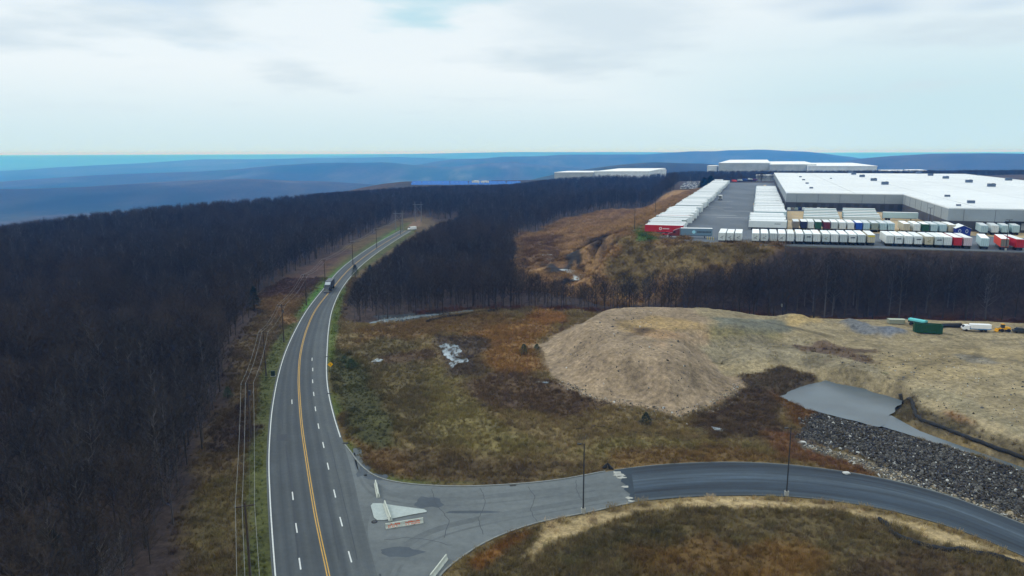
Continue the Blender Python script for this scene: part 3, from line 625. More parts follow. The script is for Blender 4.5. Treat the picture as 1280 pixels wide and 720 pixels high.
for k, (x, y, top, lb) in enumerate([(523, 277, 252, 'tall grey twin pole pylon beside the far bend of the road'), (499, 288, 263, 'shorter grey twin pole pylon left of the far bend')]):
    p = px(x, y); hh = H-(H/p[1])*0+0; top_w = pxd(x, top, p[1])[2]; p[2] = float(hfun(p[0], p[1]))
    t = thing('power_pylon', lb, 'pylon', p)
    hh = top_w-p[2]
    for s_ in (-2.6, 2.6):
        b = MB(); b.tube([(s_, 0, -.5), (s_, 0, hh)], [.3, .2], mat('grey_steel', lin((110, 112, 116)), .6, .1, 1), 6); b.build('post', t)
    b = MB(); b.box(-4.4, 4.4, -.12, .12, hh*.84, hh*.84+.35, MATS['grey_steel']); b.build('crossarm', t)
    for s_ in (-1, 1):
        b = MB(); b.tube([(s_*2.6, .2, hh*.8), (-s_*2.6, .2, hh*.45)], .08, MATS['grey_steel'], 4); b.build('brace', t)
p = px(413.5, 466.5); p[2] = float(hfun(p[0], p[1]))
t = thing('road_sign', 'yellow diamond warning sign on a thin post at the right edge of the highway', 'road sign', p, R(14))
mYs = mat('yellow_sign_face', lin((240, 180, 20)), .4, .05, 2)
b = MB(); b.tube([(0, 0, -.2), (0, 0, 2.7)], .04, mat('galvanised_post', lin((130, 134, 134)), .5, .1, 2), 6); b.build('post', t)
b = MB(); s_ = .72; b.xprism([(-.045, 2.4-s_), (-.045, 2.4)], 0, 0, mYs); b.v = []; b.f = []; b.m = []
n = [(0, 2.5-s_), (s_, 2.5), (0, 2.5+s_), (-s_, 2.5)]; b.v = [(x, -.06, z_) for x, z_ in n]+[(x, -.04, z_) for x, z_ in n]; b.f = [(0, 1, 2, 3), (7, 6, 5, 4)]+[(k, k+4, (k+1) % 4+4, (k+1) % 4) for k in range(4)]; b.m = [0]*6; sp = b.build('sign_plate', t)
b = MB(); b.tube([(.02, -.068, 2.2), (.02, -.068, 2.45), (-.06, -.068, 2.62), (-.18, -.068, 2.72)], .05, mBlk, 4); b.build('curve_arrow', sp)
p = px(341.5, 470); p[2] = float(hfun(p[0], p[1]))
t = thing('utility_cabinet', 'small dark green cabinet standing on the left verge', 'cabinet', p, .2)
mGr = mat('dark_green_enamel', lin((28, 44, 36)), .5, .15, 2)
b = MB(); b.box(-.6, .6, -.4, .4, 0, .12, mCon); b.build('plinth', t)
b = MB(); b.box(-.5, .5, -.3, .3, .12, 1.5, mGr, .04); bd = b.build('cabinet_body', t)
b = MB(); b.box(-.4, .4, -.325, -.303, .22, 1.4, mGr); b.build('door', t)
# ------------------------------------------------------------------ water
def water(name, c, rough=.05, rip=.4):
    m = bpy.data.materials.new(name); m.use_nodes = True; nt = m.node_tree; L = nt.links; p = nt.nodes['Principled BSDF']
    p.inputs['Base Color'].default_value = (*c, 1); p.inputs['Roughness'].default_value = rough; p.inputs['Specular IOR Level'].default_value = .6
    ge = nd(nt, 'ShaderNodeNewGeometry'); n = nd(nt, 'ShaderNodeTexNoise'); n.inputs['Scale'].default_value = 2.2; n.inputs['Detail'].default_value = 4; L.new(ge.outputs['Position'], n.inputs['Vector'])
    n2 = nd(nt, 'ShaderNodeTexNoise'); n2.inputs['Scale'].default_value = .12; n2.inputs['Detail'].default_value = 5; L.new(ge.outputs['Position'], n2.inputs['Vector'])
    cr = nd(nt, 'ShaderNodeValToRGB'); e = cr.color_ramp.elements; e[0].position = .35; e[1].position = .65; e[0].color = (*[v*.85 for v in c], 1); e[1].color = (*[v*1.15 for v in c], 1); L.new(n2.outputs['Fac'], cr.inputs[0]); L.new(cr.outputs[0], p.inputs['Base Color'])
    b = nd(nt, 'ShaderNodeBump'); b.inputs['Strength'].default_value = rip*.3; b.inputs['Distance'].default_value = .02; L.new(n.outputs['Fac'], b.inputs['Height']); L.new(b.outputs[0], p.inputs['Normal']); return m
mPond = water('silty_pond_water', lin((74, 86, 93)), .35); mPud = water('sky_pale_puddle_water', lin((124, 138, 146)), .03)  # puddle base colour is paled to stand in for reflected sky
def grow(P, d): c = np.mean(np.array(P), 0); return [tuple(c+(np.array(p)-c)*(1+d/np.linalg.norm(np.array(p)-c))) for p in P]
def wobble(P, amp=.5, step=1.2, s=0):
    out = []; P = [np.array(p) for p in P]
    for i in range(len(P)):
        a, c = P[i], P[(i+1) % len(P)]; n = max(1, int(np.linalg.norm(c-a)/step))
        for k in range(n): q = a+(c-a)*k/n; out.append((q[0]+amp*fbm(q[0], q[1], 3, 3, s), q[1]+amp*fbm(q[0], q[1], 3, 3, s+5)))
    return out
b = MB(); b.face([(*p, -.75) for p in wobble(grow(pond, -.2), .9, .8)], mPond); struct(b.build('pond'))
b = MB(); b.face([(*p, -.8) for p in wobble(grow(chan, -.1), .2)], mPond); struct(b.build('drainage_channel'))
def puddle(pts, m, dz=.05, amp=.8):
    P = [G(*q) for q in pts]; z = np.mean([p[2] for p in P])+dz
    b = MB(); b.face([(x, y, z) for x, y in wobble([tuple(p[:2]) for p in P], amp, .6, 3)], m); return struct(b.build('puddle'))
mPaleCreek = water('pale_creek_water', lin((176, 188, 194)), .2)  # pale base colour for the creek pools
def pool(pts, z, amp=.9):
    P = [px(x, y, z)[:2] for x, y in pts]; b = MB(); b.face([(x, y, z+(.3 if z > 1 else .10)) for x, y in wobble([tuple(p) for p in P], min(amp, 1.4), .8, 3)], mPaleCreek if z > 1 else mPud); return struct(b.build('puddle'))
pool([(550, 433), (556, 430), (572, 432), (576, 438), (573, 444), (584, 449), (585, 453), (575, 455), (566, 461), (561, 460), (563, 452), (555, 444)], -.3, 1.3)
puddle([(464, 452), (470, 449), (478, 450), (476, 453), (466, 454)], mPud, .2)
puddle([(670, 477), (686, 477), (684, 480), (672, 479)], mPud, .2)
pool([(462, 403), (480, 399.5), (505, 396.5), (530, 393.5), (560, 390.5), (592, 387.5), (594, 389), (560, 393), (530, 396.5), (505, 400), (480, 403), (464, 405)], -.25, 1.6)
pool([(673, 319.5), (680, 318), (690, 318.5), (692, 321), (684, 321.5), (675, 320.5)], 1.5, 1.5)
pool([(688, 330), (694, 329), (700, 334), (697, 336), (691, 334)], 1.5, 1.2)
pool([(683, 323.5), (693, 323), (695, 328), (690, 328.5), (685, 326)], 1.5, 1.5)
pool([(695, 337), (706, 333), (712, 336), (722, 342), (732, 344), (729, 351), (715, 351), (716, 344), (706, 340)], 1.5, 2.5)
puddle([(890, 536), (906, 537), (904, 540), (892, 539)], mPud, .2, .5)
# ------------------------------------------------------------------ black sock barriers, stakes, small litter
mSock = mat('black_filter_fabric', (.016, .017, .018), .9, .3, 4, .4)
def sock(pts, r, label, z0=0):
    P = smooth_line([G(*q)[:2] if z0 == 0 else px(*q)[:2] for q in pts], 10); b = MB()
    b.tube([(x+.12*math.sin(i*.9), y, float(hfun(x, y))+r*.8+.05*math.sin(i*1.7)) for i, (x, y) in enumerate(P)], r, mSock, 7); o = b.build('filter_sock', smooth=True); tag(o, label, 'filter sock', 'black sediment filter socks')
sock([(1125, 494.5), (1137, 500), (1142, 512), (1148, 524), (1170, 533), (1200, 545), (1240, 560), (1290, 579)], .42, 'long black filter sock winding past the grey pond and channel')
sock([(1098, 652), (1108, 659), (1116, 668), (1136, 678), (1165, 686), (1190, 690), (1200, 689), (1215, 694), (1240, 696), (1262, 703), (1290, 712)], .36, 'black filter sock winding over the sandy verge at lower right', 1)
sock([(720, 537), (740, 533), (770, 537), (820, 542), (880, 543)], .12, 'thin dark silt line crossing the grass below the dirt mound')
sx0 = [G(*q) for q in [(535, 403), (548, 400), (560, 397.5), (572, 396), (584, 394), (596, 392), (610, 390), (625, 388)]]
SP = smooth_line([p[:2] for p in sx0], 4)
mStk = mat('dark_hay_bale', lin((38, 32, 26)), .95, .3, 3)
b = MB(); proto_st = None
bm_ = MB(); bm_.prism([(-.75, -.4), (.6, -.48), (.8, .1), (.5, .45), (-.6, .4), (-.82, .05)], -.15, .75, mStk); bm_.prism([(-.4, -.25), (.35, -.3), (.42, .2), (-.35, .25)], .75, .95, mStk); bme = bm_.mesh('straw_bale')
for i, (x, y) in enumerate(SP):
    if i % 1: continue
    o = link('straw_bale', bme, None, (x, y, float(hfun(x, y)))); o.rotation_euler = (0, 0, random.uniform(-.5, .5)); tag(o, 'small dark bale in the dotted line along the edge of the marshy field', 'bale', 'dotted line of dark bales')
mRk = mat('pale_limestone', lin((172, 174, 170)), .85, .2, 1.2, .3)
def rock_mesh(seed, flat=.7, name='stone', m=None, sub=2):
    bm = bmesh.new(); bmesh.ops.create_icosphere(bm, subdivisions=sub, radius=.5); r_ = random.Random(seed); q = [Vector((r_.gauss(0, 1), r_.gauss(0, 1), r_.gauss(0, 1))).normalized() for _ in range(9)]
    for v in bm.verts:
        for d in q:
            k = v.co.dot(d)
            if k > .32: v.co -= d*(k-.32)*.9
        v.co.z *= flat; v.co *= r_.uniform(.95, 1.05)
    me = bpy.data.meshes.new(name); bm.to_mesh(me); bm.free(); me.materials.append(m); return me
for k, (x, y, s_, lb) in enumerate([(1058, 592.5, 1.3, 'white boulder at the north edge of the new access road'), (1003, 550.5, 1.4, 'white boulder at the corner of the stone filled ditch')]):
    p = px(x, y); o = link('boulder', rock_mesh(50+k, .6, 'boulder', mRk), None, (p[0], p[1], float(hfun(p[0], p[1]))+.25)); o.scale = (s_*1.4, s_, s_); tag(o, lb, 'boulder')
# torn black silt fabric heaped by the joint
p = px(759, 587.5); t = thing('silt_fence_roll', 'crumpled black silt fabric on a stake beside the road joint', 'silt fence', (p[0], p[1]+.3, float(hfun(p[0], p[1]))))
b = MB(); b.tube([(-.9, .2, .15), (-.3, .1, .5), (.1, 0, 1.3), (.5, .1, .4), (1.2, -.2, .15)], [.15, .4, .12, .35, .1], mSock, 7); b.build('fabric', t)
b = MB(); b.tube([(.1, 0, 0), (.12, 0, 1.7)], .04, mWood, 5); b.build('stake', t)
# ------------------------------------------------------------------ vegetation
def tree_meshes(seed, Ht=15, sp=1.0, nl=17, bark=None, twig=None):
    r_ = random.Random(seed); T = MB(); C = MB()
    lean = (r_.uniform(-.5, .5), r_.uniform(-.5, .5)); pts = [(lean[0]*k*k, lean[1]*k*k, Ht*.93*k-.3*(k == 0)) for k in (0, .25, .5, .75, 1)]
    T.tube(pts, [.2*Ht/15, .16, .12, .07, .03], bark, 5, False)
    def on(k): return Vector((lean[0]*k*k, lean[1]*k*k, Ht*.93*k))
    def tw(p, d, l, w):
        a = Vector((r_.gauss(0, 1), r_.gauss(0, 1), r_.gauss(0, 1))).cross(d).normalized()*w
        C.face([p-a, p+a, p+d*l], twig)
    for i in range(nl):
        k = .24+.72*(i+r_.random()*.6)/nl; an = i*2.4+r_.uniform(-.4, .4); up = r_.uniform(.5, 1.0)+k*.5
        d = Vector((math.cos(an), math.sin(an), up)).normalized(); l = (1.15-k)*Ht*.36*r_.uniform(.75, 1.2)*sp+.6
        p = on(k); q = p+d*l*.55; d2 = (d+Vector((r_.uniform(-.25, .25), r_.uniform(-.25, .25), .35))).normalized(); e = q+d2*l*.5
        C.tube([p, q, e], [.07, .045, .02], bark, 3, False)
        for j in range(7):
            u = .25+.75*(j+r_.random())/7; s_ = p+(q-p)*(u/.55) if u < .55 else q+(e-q)*((u-.55)/.5)
            dd = (d+Vector((r_.gauss(0, .7), r_.gauss(0, .7), r_.gauss(.35, .4)))).normalized(); ls = r_.uniform(.9, 2.0)*sp; f = s_+dd*ls
            tw(s_, dd, ls, .035)
            for _ in range(6):
                uu = r_.uniform(.2, 1); t_ = (dd+Vector((r_.gauss(0, .7), r_.gauss(0, .7), r_.gauss(.3, .5)))).normalized(); tw(s_+dd*ls*uu, t_, r_.uniform(.6, 1.5), .028)
    return T, C
mBark = mat('grey_bark', lin((55, 50, 46)), .95, .3, 1.5, rnd=.35); mTwig = mat('bare_twigs', lin((48, 44, 42)), .95, .2, .6, rnd=.5)
mTwigB = mat('reddish_twigs', lin((55, 47, 41)), .95, .2, .6, rnd=.5); mBarkP = mat('pale_bark', lin((84, 80, 78)), .95, .25, 1.5, rnd=.3)
tree_specs = [(1, 15, 1, mBark, mTwig), (2, 17, 1.05, mBark, mTwigB), (3, 14, .9, mBarkP, mTwig), (4, 16, 1.15, mBark, mTwig), (5, 13, 1, mBark, mTwigB), (6, 16, .8, mBarkP, mTwig), (7, 15, 1.1, mBark, mTwigB)]
PT = []; PM = []
hid = bpy.data.collections.new('library')
for (sd_, ht, sp, bk, tg) in tree_specs:
    T, C = tree_meshes(sd_, ht, sp*1.05, 20, bk, tg); PT.append((T.mesh('trunk'), C.mesh('crown'), ht))
    J = MB(); J.v = T.v+C.v; J.f = T.f+[tuple(i+len(T.v) for i in f) for f in C.f]; J.mats = [bk, tg]; J.m = [0]*len(T.f)+[0 if C.mats[m] is bk else 1 for m in C.m]
    me_ = J.mesh('tree_source'); PM.append(me_)
def scatter(name, pts, rot, scl, meshes, idx, tint=None, extra=None):
    me = bpy.data.meshes.new(name); n = len(pts); me.vertices.add(n); me.vertices.foreach_set('co', np.asarray(pts, np.float32).ravel())
    a = me.attributes.new('turn', 'FLOAT_VECTOR', 'POINT'); a.data.foreach_set('vector', np.asarray(rot, np.float32).ravel())
    a = me.attributes.new('size', 'FLOAT_VECTOR', 'POINT'); a.data.foreach_set('vector', np.asarray(scl, np.float32).ravel())
    a = me.attributes.new('pick', 'INT', 'POINT'); a.data.foreach_set('value', np.asarray(idx, np.int32))
    if tint is not None:
        a = me.attributes.new('tint', 'FLOAT_VECTOR', 'POINT'); a.data.foreach_set('vector', np.asarray(tint, np.float32).ravel())
    o = link(name, me); struct(o, 'stuff')
    c = bpy.data.collections.new(name+'_source')
    for k, m_ in enumerate(meshes): c.objects.link(bpy.data.objects.new(f'{name}_source_{k:02d}', m_))
    g = bpy.data.node_groups.new(name, 'GeometryNodeTree'); g.interface.new_socket('Geometry', in_out='INPUT', socket_type='NodeSocketGeometry'); g.interface.new_socket('Geometry', in_out='OUTPUT', socket_type='NodeSocketGeometry')
    gi = g.nodes.new('NodeGroupInput'); go = g.nodes.new('NodeGroupOutput'); ip = g.nodes.new('GeometryNodeInstanceOnPoints'); ci = g.nodes.new('GeometryNodeCollectionInfo')
    ci.inputs['Collection'].default_value = c; ci.inputs['Separate Children'].default_value = True; ci.inputs['Reset Children'].default_value = True
    def na(nm, ty):
        q = g.nodes.new('GeometryNodeInputNamedAttribute'); q.data_type = ty; q.inputs['Name'].default_value = nm; return [s for s in q.outputs if s.enabled and s.name == 'Attribute'][0]
    ip.inputs['Pick Instance'].default_value = True
    g.links.new(gi.outputs[0], ip.inputs['Points']); g.links.new(ci.outputs[0], ip.inputs['Instance']); g.links.new(na('pick', 'INT'), ip.inputs['Instance Index']); g.links.new(na('turn', 'FLOAT_VECTOR'), ip.inputs['Rotation']); g.links.new(na('size', 'FLOAT_VECTOR'), ip.inputs['Scale']); g.links.new(ip.outputs[0], go.inputs[0])
    md = o.modifiers.new('scatter', 'NODES'); md.node_group = g; return o
# where the woods stand
def clear_of(x, y):
    c = np.maximum(sd(CORR, x, y), sd(fieldW, x, y)); c = np.maximum(c, sd(UPW, x, y)); c = np.maximum(c, sd(lot, x, y)+1)
    for P in CLR: c = np.maximum(c, sd(P, x, y))
    return c
CLR = [[tuple(px(*q)[:2]) for q in [(462, 259), (500, 249), (505, 253), (480, 262)]], [(-34, -50), (-46, 58), (-52, 110), (320, 110), (320, -50)], [tuple(px(*q)[:2]) for q in [(500, 288), (512, 280), (535, 274), (540, 279), (520, 290)]],
       [(420, 1440), (900, 1400), (900, 1640), (420, 1640)], [(90, 1370), (280, 1370), (280, 1460), (90, 1460)], CPK]
def woods(y0, y1, sp, seed):
    n0 = int((y1-y0)/sp); r_ = np.random.default_rng(seed); xs = np.arange(-.85*y1-40, .85*y1+40, sp); ys = np.arange(y0, y1, sp)
    X, Y = np.meshgrid(xs, ys); X = X.ravel()+r_.uniform(-.48, .48, X.size)*sp; Y = Y.ravel()+r_.uniform(-.48, .48, Y.size)*sp
    k = (np.abs(X) < .78*Y+35) & (sd(plateau, X, Y) > -170); X = X[k]; Y = Y[k]
    edge = clear_of(X, Y)+2.5*fbm(X, Y, 10, 3, 91); k = edge < -1.0; X = X[k]; Y = Y[k]
    gap = fbm(X, Y, 30, 3, 92); k = gap < .62; return X[k], Y[k]
A_ = [woods(48, 200, 3.9, 1), woods(200, 420, 4.3, 2), woods(420, 800, 6.0, 3), woods(800, 1500, 8.5, 4)]
tx = np.concatenate([a[0] for a in A_]); ty = np.concatenate([a[1] for a in A_]); tz = hfun(tx, ty)
print('trees', len(tx))
nz_ = fbm(tx, ty, 70, 3, 97)+.35*fbm(tx, ty, 14, 2, 98); tp = np.where(nz_ > 0, rng.choice([1, 4, 6], len(tx)), rng.choice([0, 2, 3, 5], len(tx))); thh = np.array([q[2] for q in PT])[tp]
tsc = rng.uniform(.62, 1.12, len(tx))*(1+.18*fbm(tx, ty, 45, 3, 95))
# crowns stay below the truck yard in front of it, as on the real slope
cap = np.where((tx > 45) & (ty < 330), np.interp(tx, [45, 60, 80, 95, 110, 400], [12.5, 15, 18.5, 20, 22.3, 22.5]), 99.)
cap = np.where((ty < 345) & (tx > -40) & (tx <= 45), np.interp(tx, [-40, -10, 20, 45], [24, 17, 11.5, 12.5]), cap)
# strip by the mound: tall trunks
strip = (ty < 300) & (tx > 60); tsc = np.where(strip, tsc*1.35, tsc)
cap = np.where((ty > 820) & (tx > 60), np.minimum(cap, 58-np.interp(tx/ty, [.06, .18, .24, .3], [.031, .0305, .0262, .0262])*ty), cap)
cpx = 640+F*tx/ty; cap = np.where((ty > 380) & (cpx < 745), np.minimum(cap, 58-(np.interp(cpx, [-100, 0, 200, 400, 520, 640, 700, 745], [292, 280, 256, 241, 232.5, 229.5, 222, 219])-190.5-(cpx-640)*-.0031)/F*ty*1.0), cap)
wd = ty*math.cos(PITCH)+(H-8)*math.sin(PITCH); cpx = 640+F*tx/wd
rl = np.interp(cpx, [425, 432, 445, 460, 480, 500, 520, 545, 580], [390, 374, 352, 336, 320, 304, 291, 279, 268]); slr = np.tan(np.arctan((rl-360)/F)+PITCH)
cap = np.where((cpx > 428) & (cpx < 575) & (ty < H/slr), np.minimum(cap, H-slr*ty-.3), cap)
cap = np.where((cpx > 842) & (cpx < 886) & (ty > 350) & (ty < 720), np.minimum(cap, H-np.tan(np.arctan((240-360)/F)+PITCH)*ty), cap)
cap = np.where((cpx > 664) & (cpx < 742) & (ty < 335), np.minimum(cap, H-np.tan(np.arctan((np.interp(cpx, [664, 700, 742], [338, 352, 357])-360)/F)+PITCH)*ty), cap)
cap = cap+rng.uniform(-1.6, .4, len(tx))
tsc = np.minimum(tsc, (cap-tz)/(thh*.97)); ok = tsc > np.where(ty > 850, .1, .28)
# pale strip on the sight line to the creek
tx, ty, tz, tp, tsc, thh = [a[ok] for a in (tx, ty, tz, tp, tsc, thh)]
xy = RT*0
V = np.stack([tx, ty, tz+thh*tsc*.7], 1)-CAM; wq = V@FW; ux = 640+F*(V@RT)/wq; uy = 360-F*(V@UP)/wq
inview = (ux > -5) & (ux < 1285) & (uy < 735) & (wq > 0)
order = np.argsort(np.where(inview, wq/tsc, 1e9))[:300]; isind = np.zeros(len(tx), bool); isind[order] = True
rots = rng.uniform(0, 6.28, len(tx)); flat = np.stack([tsc*rng.uniform(.85, 1.1, len(tx)), tsc*rng.uniform(.85, 1.1, len(tx)), tsc], 1)
base_t = {}
lab_t = ['bare grey tree crowded in the dark leafless forest left of the highway', 'bare tree with reddish twigs crowded in the leafless forest left of the highway', 'bare pale trunked tree in the dark leafless forest left of the highway']
kind_t = [0, 1, 2, 0, 1, 2, 1]
for i in order:
    k = int(tp[i]); lb = lab_t[kind_t[k]]
    t = thing('bare_tree', lb, 'tree', (tx[i], ty[i], tz[i]-.1), rots[i], ['bare grey trees of the left forest', 'bare reddish trees of the left forest', 'bare pale trunked trees of the left forest'][kind_t[k]])
    t.scale = tuple(map(float, flat[i])); link('trunk', PT[k][0], t); link('crown', PT[k][1], t)
r_ = ~isind; z3 = np.zeros(r_.sum())
scatter('forest', np.stack([tx[r_], ty[r_], tz[r_]-.1], 1), np.stack([z3, z3, rots[r_]], 1), flat[r_], PM, tp[r_])
# evergreens and green shrubs
mFir = mat('dark_evergreen_needles', lin((26, 40, 28)), .9, .3, 2); mSh = mat('green_shrub_leaves', lin((44, 60, 30)), .9, .3, 2)
def conifer(loc, h, w, label, name='pine_tree', m=None, group=None, cat='tree'):
    m = m or mFir; r_ = random.Random(int(loc[0]*7+loc[1])); t = thing(name, label, cat, loc, 0, group)
    b = MB(); b.tube([(0, 0, -.3), (0, 0, h*.9)], [.04*h**.8+.03, .02], mBark, 5); b.build('trunk', t)
    b = MB(); n = int(26*h*w)+500
    for i in range(n):
        k = r_.random()**.8; z_ = h*(.1+.9*k); rr = w*.5*(1-k)**.75*(.55+.45*math.sin(i*1.3+z_*3)**2)*r_.uniform(.5, 1.12)+.05; an = r_.uniform(0, 6.28)
        c = Vector((math.cos(an)*rr, math.sin(an)*rr, z_)); d = Vector((math.cos(an), math.sin(an), r_.uniform(-.5, .5))); s_ = r_.uniform(.12, .34)*max(.6, w/5); q = Vector((-math.sin(an), math.cos(an), r_.uniform(-.6, .6)))*s_*.6
        b.face([c-q, c+q, c+d*s_*1.6], m)
    b.build('crown' if h > 4 else 'foliage', t); return t
for (x, y, h, w, lb, nm, m_) in [(807.5, 530, 2.8, 3.4, 'round dark green shrub standing alone below the dirt mound', 'green_shrub', mFir), (655, 443, 3.4, 3.4, 'green shrub beside the orange grass left of the dirt mound', 'green_shrub', mSh), (463, 352, 8, 5, 'dark evergreen at the right edge of the road beyond the truck', 'pine_tree', mFir), (444, 346, 6, 4.5, 'small evergreen by the right kerb where the road bends', 'pine_tree', mFir), (318, 386, 9, 6, 'dark evergreen at the forest edge by the tan clearing', 'pine_tree', mFir), (439, 458, 2.4, 4.5, 'low green shrub right of the yellow road sign', 'green_shrub', mSh), (430, 452, 2, 3, 'smaller green shrub just above the yellow road sign', 'green_shrub', mSh), (62, 700, 5, 6, 'green thicket at the bottom left corner of the forest', 'pine_tree', mFir), (285, 498, 3, 3, 'small green shrub at the left edge of the power line clearing', 'green_shrub', mSh), (671, 437, 1.8, 2.4, 'small dark shrub at the left foot of the dirt mound', 'green_shrub', mSh)]:
    p = px(x, y); p[2] = float(hfun(p[0], p[1])); conifer(p, h, w, lb, nm, m_)
for k, (x, y, h, w) in enumerate([(880, 238, 13, 15), (888, 232, 12, 14), (895, 226, 10, 12)]):
    p = px(x, y, 20); p[2] = float(hfun(p[0], p[1])); conifer(p, h, w, ['dark evergreen nearest the distant car park behind the trailer row', 'dark evergreen in the middle of the clump behind the trailer row', 'dark evergreen at the far end of the clump behind the trailer row'][k])
# dry grass and bramble ground cover
mTuft = bpy.data.materials.new('dry_grass_blades'); mTuft.use_nodes = True; nt = mTuft.node_tree; at = nd(nt, 'ShaderNodeAttribute', attribute_name='tint', attribute_type='INSTANCER'); nt.links.new(at.outputs['Color'], nt.nodes['Principled BSDF'].inputs['Base Color']); nt.nodes['Principled BSDF'].inputs['Roughness'].default_value = .95; nt.nodes['Principled BSDF'].inputs['Specular IOR Level'].default_value = .1
def tuft(seed, n, h, w):
    r_ = random.Random(seed); b = MB()
    for i in range(n):
        an = r_.uniform(0, 6.28); rr = w*r_.random()**.6; c = Vector((math.cos(an)*rr, math.sin(an)*rr, -.03)); d = Vector((r_.gauss(0, .35), r_.gauss(0, .35), 1))*h*r_.uniform(.5, 1.1); a = Vector((math.cos(an+1.5+r_.random()), math.sin(an+1.5), 0))*.035
        b.face([c-a, c+a, c+d+a*.4, c+d-a*.4], mTuft)
    return b.mesh('tuft')
def bramble(seed):
    r_ = random.Random(seed); b = MB()
    for i in range(60):
        an = r_.uniform(0, 6.28); d = Vector((math.cos(an)*r_.uniform(.3, 1.2), math.sin(an)*r_.uniform(.3, 1.2), r_.uniform(.5, 1.6))); p = Vector((r_.gauss(0, .5), r_.gauss(0, .5), -.05)); q = p+d*r_.uniform(.4, .9); a = Vector((r_.gauss(0, 1), r_.gauss(0, 1), 0)).normalized()*.03
        b.face([p-a, p+a, q], mTuft)
        for _ in range(4): e = p+(q-p)*r_.uniform(.3, 1); b.face([e-a, e+a, e+Vector((r_.gauss(0, .4), r_.gauss(0, .4), r_.uniform(0, .5)))], mTuft)
    return b.mesh('bramble')
n = 480000; qx = rng.uniform(-110, 190, n); qy = 70+(rng.uniform(0, 1, n)**1.2)*270
k = (np.abs(qx) < .74*qy+8); qx = qx[k]; qy = qy[k]; pv_ = paved(qx, qy); cg, vg = gcolor(qx, qy)
den = vg*(.35+.65*ss(-.25, .35, fbm(qx, qy, 6, 3, 111)))
k = (pv_ < -.7) & (rng.uniform(0, 1, len(qx)) < den*.9) & (np.maximum(sd(pond, qx, qy), sd(chan, qx, qy)) < -.8); qx, qy, cg = qx[k], qy[k], cg[k]
qz = hfun(qx, qy); print('tufts', len(qx)); m_ = len(qx)
pick = np.where(rng.uniform(0, 1, m_) < np.where(cg.mean(1) < .045, .10, .03), rng.integers(4, 7, m_), rng.integers(0, 4, m_))
s_ = rng.uniform(.4, 1.05, m_)*(1+.3*fbm(qx, qy, 10, 3, 112)); s_ *= np.where(cg[:, 1] > cg[:, 0]*.93, .55, 1)
tint = cg*rng.uniform(1.1, 2.4, m_)[:, None]*np.where(pick[:, None] > 3, .75, 1)*(1+.08*rng.normal(size=(m_, 3))*np.array([.5, .3, .6])); tint = np.clip(tint, .004, .6)
z0_ = np.zeros(m_); scatter('dry_grass', np.stack([qx, qy, qz], 1), np.stack([z0_, z0_, rng.uniform(0, 6.28, m_)], 1), np.stack([s_, s_, s_], 1), [tuft(1, 22, .55, .5), tuft(2, 26, .7, .6), tuft(3, 18, .45, .6), tuft(4, 24, .9, .45), bramble(5), bramble(6), bramble(7)], pick, tint)
# undergrowth on the rough slope near the truck yard and on the verge of the wood
n = 26000; qx = rng.uniform(-60, 260, n); qy = rng.uniform(255, 700, n); cg, vg = gcolor(qx, qy); k = (vg > .3) & (rng.uniform(0, 1, n) < .8); qx, qy, cg = qx[k], qy[k], cg[k]; m_ = len(qx); qz = hfun(qx, qy)
s_ = rng.uniform(1, 2.6, m_); tint = np.clip(cg*rng.uniform(.8, 1.8, m_)[:, None], .004, .6); z0_ = np.zeros(m_)
scatter('undergrowth', np.stack([qx, qy, qz], 1), np.stack([z0_, z0_, rng.uniform(0, 6.28, m_)], 1), np.stack([s_, s_, s_*.8], 1), [tuft(11, 30, .6, .7), tuft(12, 26, .5, .8), bramble(15), bramble(16)], rng.integers(0, 4, m_), tint)
# quarried stone in the ditch
mStone = mat('quarried_stone', lin((80, 79, 76)), .9, .3, 1.5, .3, rnd=.6, spec=.1); mStoneD = mat('dark_quarried_stone', lin((58, 55, 52)), .9, .3, 1.5, .3, rnd=.5, spec=.1)
ROCKW = [px(*q)[:2] for q in ROCK]; n = 22000; P0 = np.array(ROCKW).min(0); P1 = np.array(ROCKW).max(0)
qx = rng.uniform(P0[0]-3, P1[0]+3, n*3); qy = rng.uniform(P0[1]-3, P1[1]+3, n*3); d = sd(ROCKW, qx, qy)+1.2*fbm(qx, qy, 4, 3, 7); k = (d > -1.2) & (rng.uniform(0, 1, len(qx)) < ss(-2.5, 1, d)) & (paved(qx, qy) < -1); qx, qy = qx[k][:15000], qy[k][:15000]; m_ = len(qx); print('stones', m_)
qz = hfun(qx, qy)+rng.uniform(-.1, .35, m_); s_ = np.exp(rng.normal(-1.0, .45, m_))*.95
scatter('loose_stone', np.stack([qx, qy, qz], 1), rng.uniform(0, 6.28, (m_, 3)), np.stack([s_*rng.uniform(.8, 1.5, m_), s_, s_*.9], 1), [rock_mesh(k, .75, 'stone', m2, 1) for k, m2 in enumerate([mStone, mStoneD, mStone, mRk, mStoneD, mStone])], np.where(rng.uniform(0, 1, m_) < .03, 3, rng.choice([0, 1, 2, 4, 5], m_)))
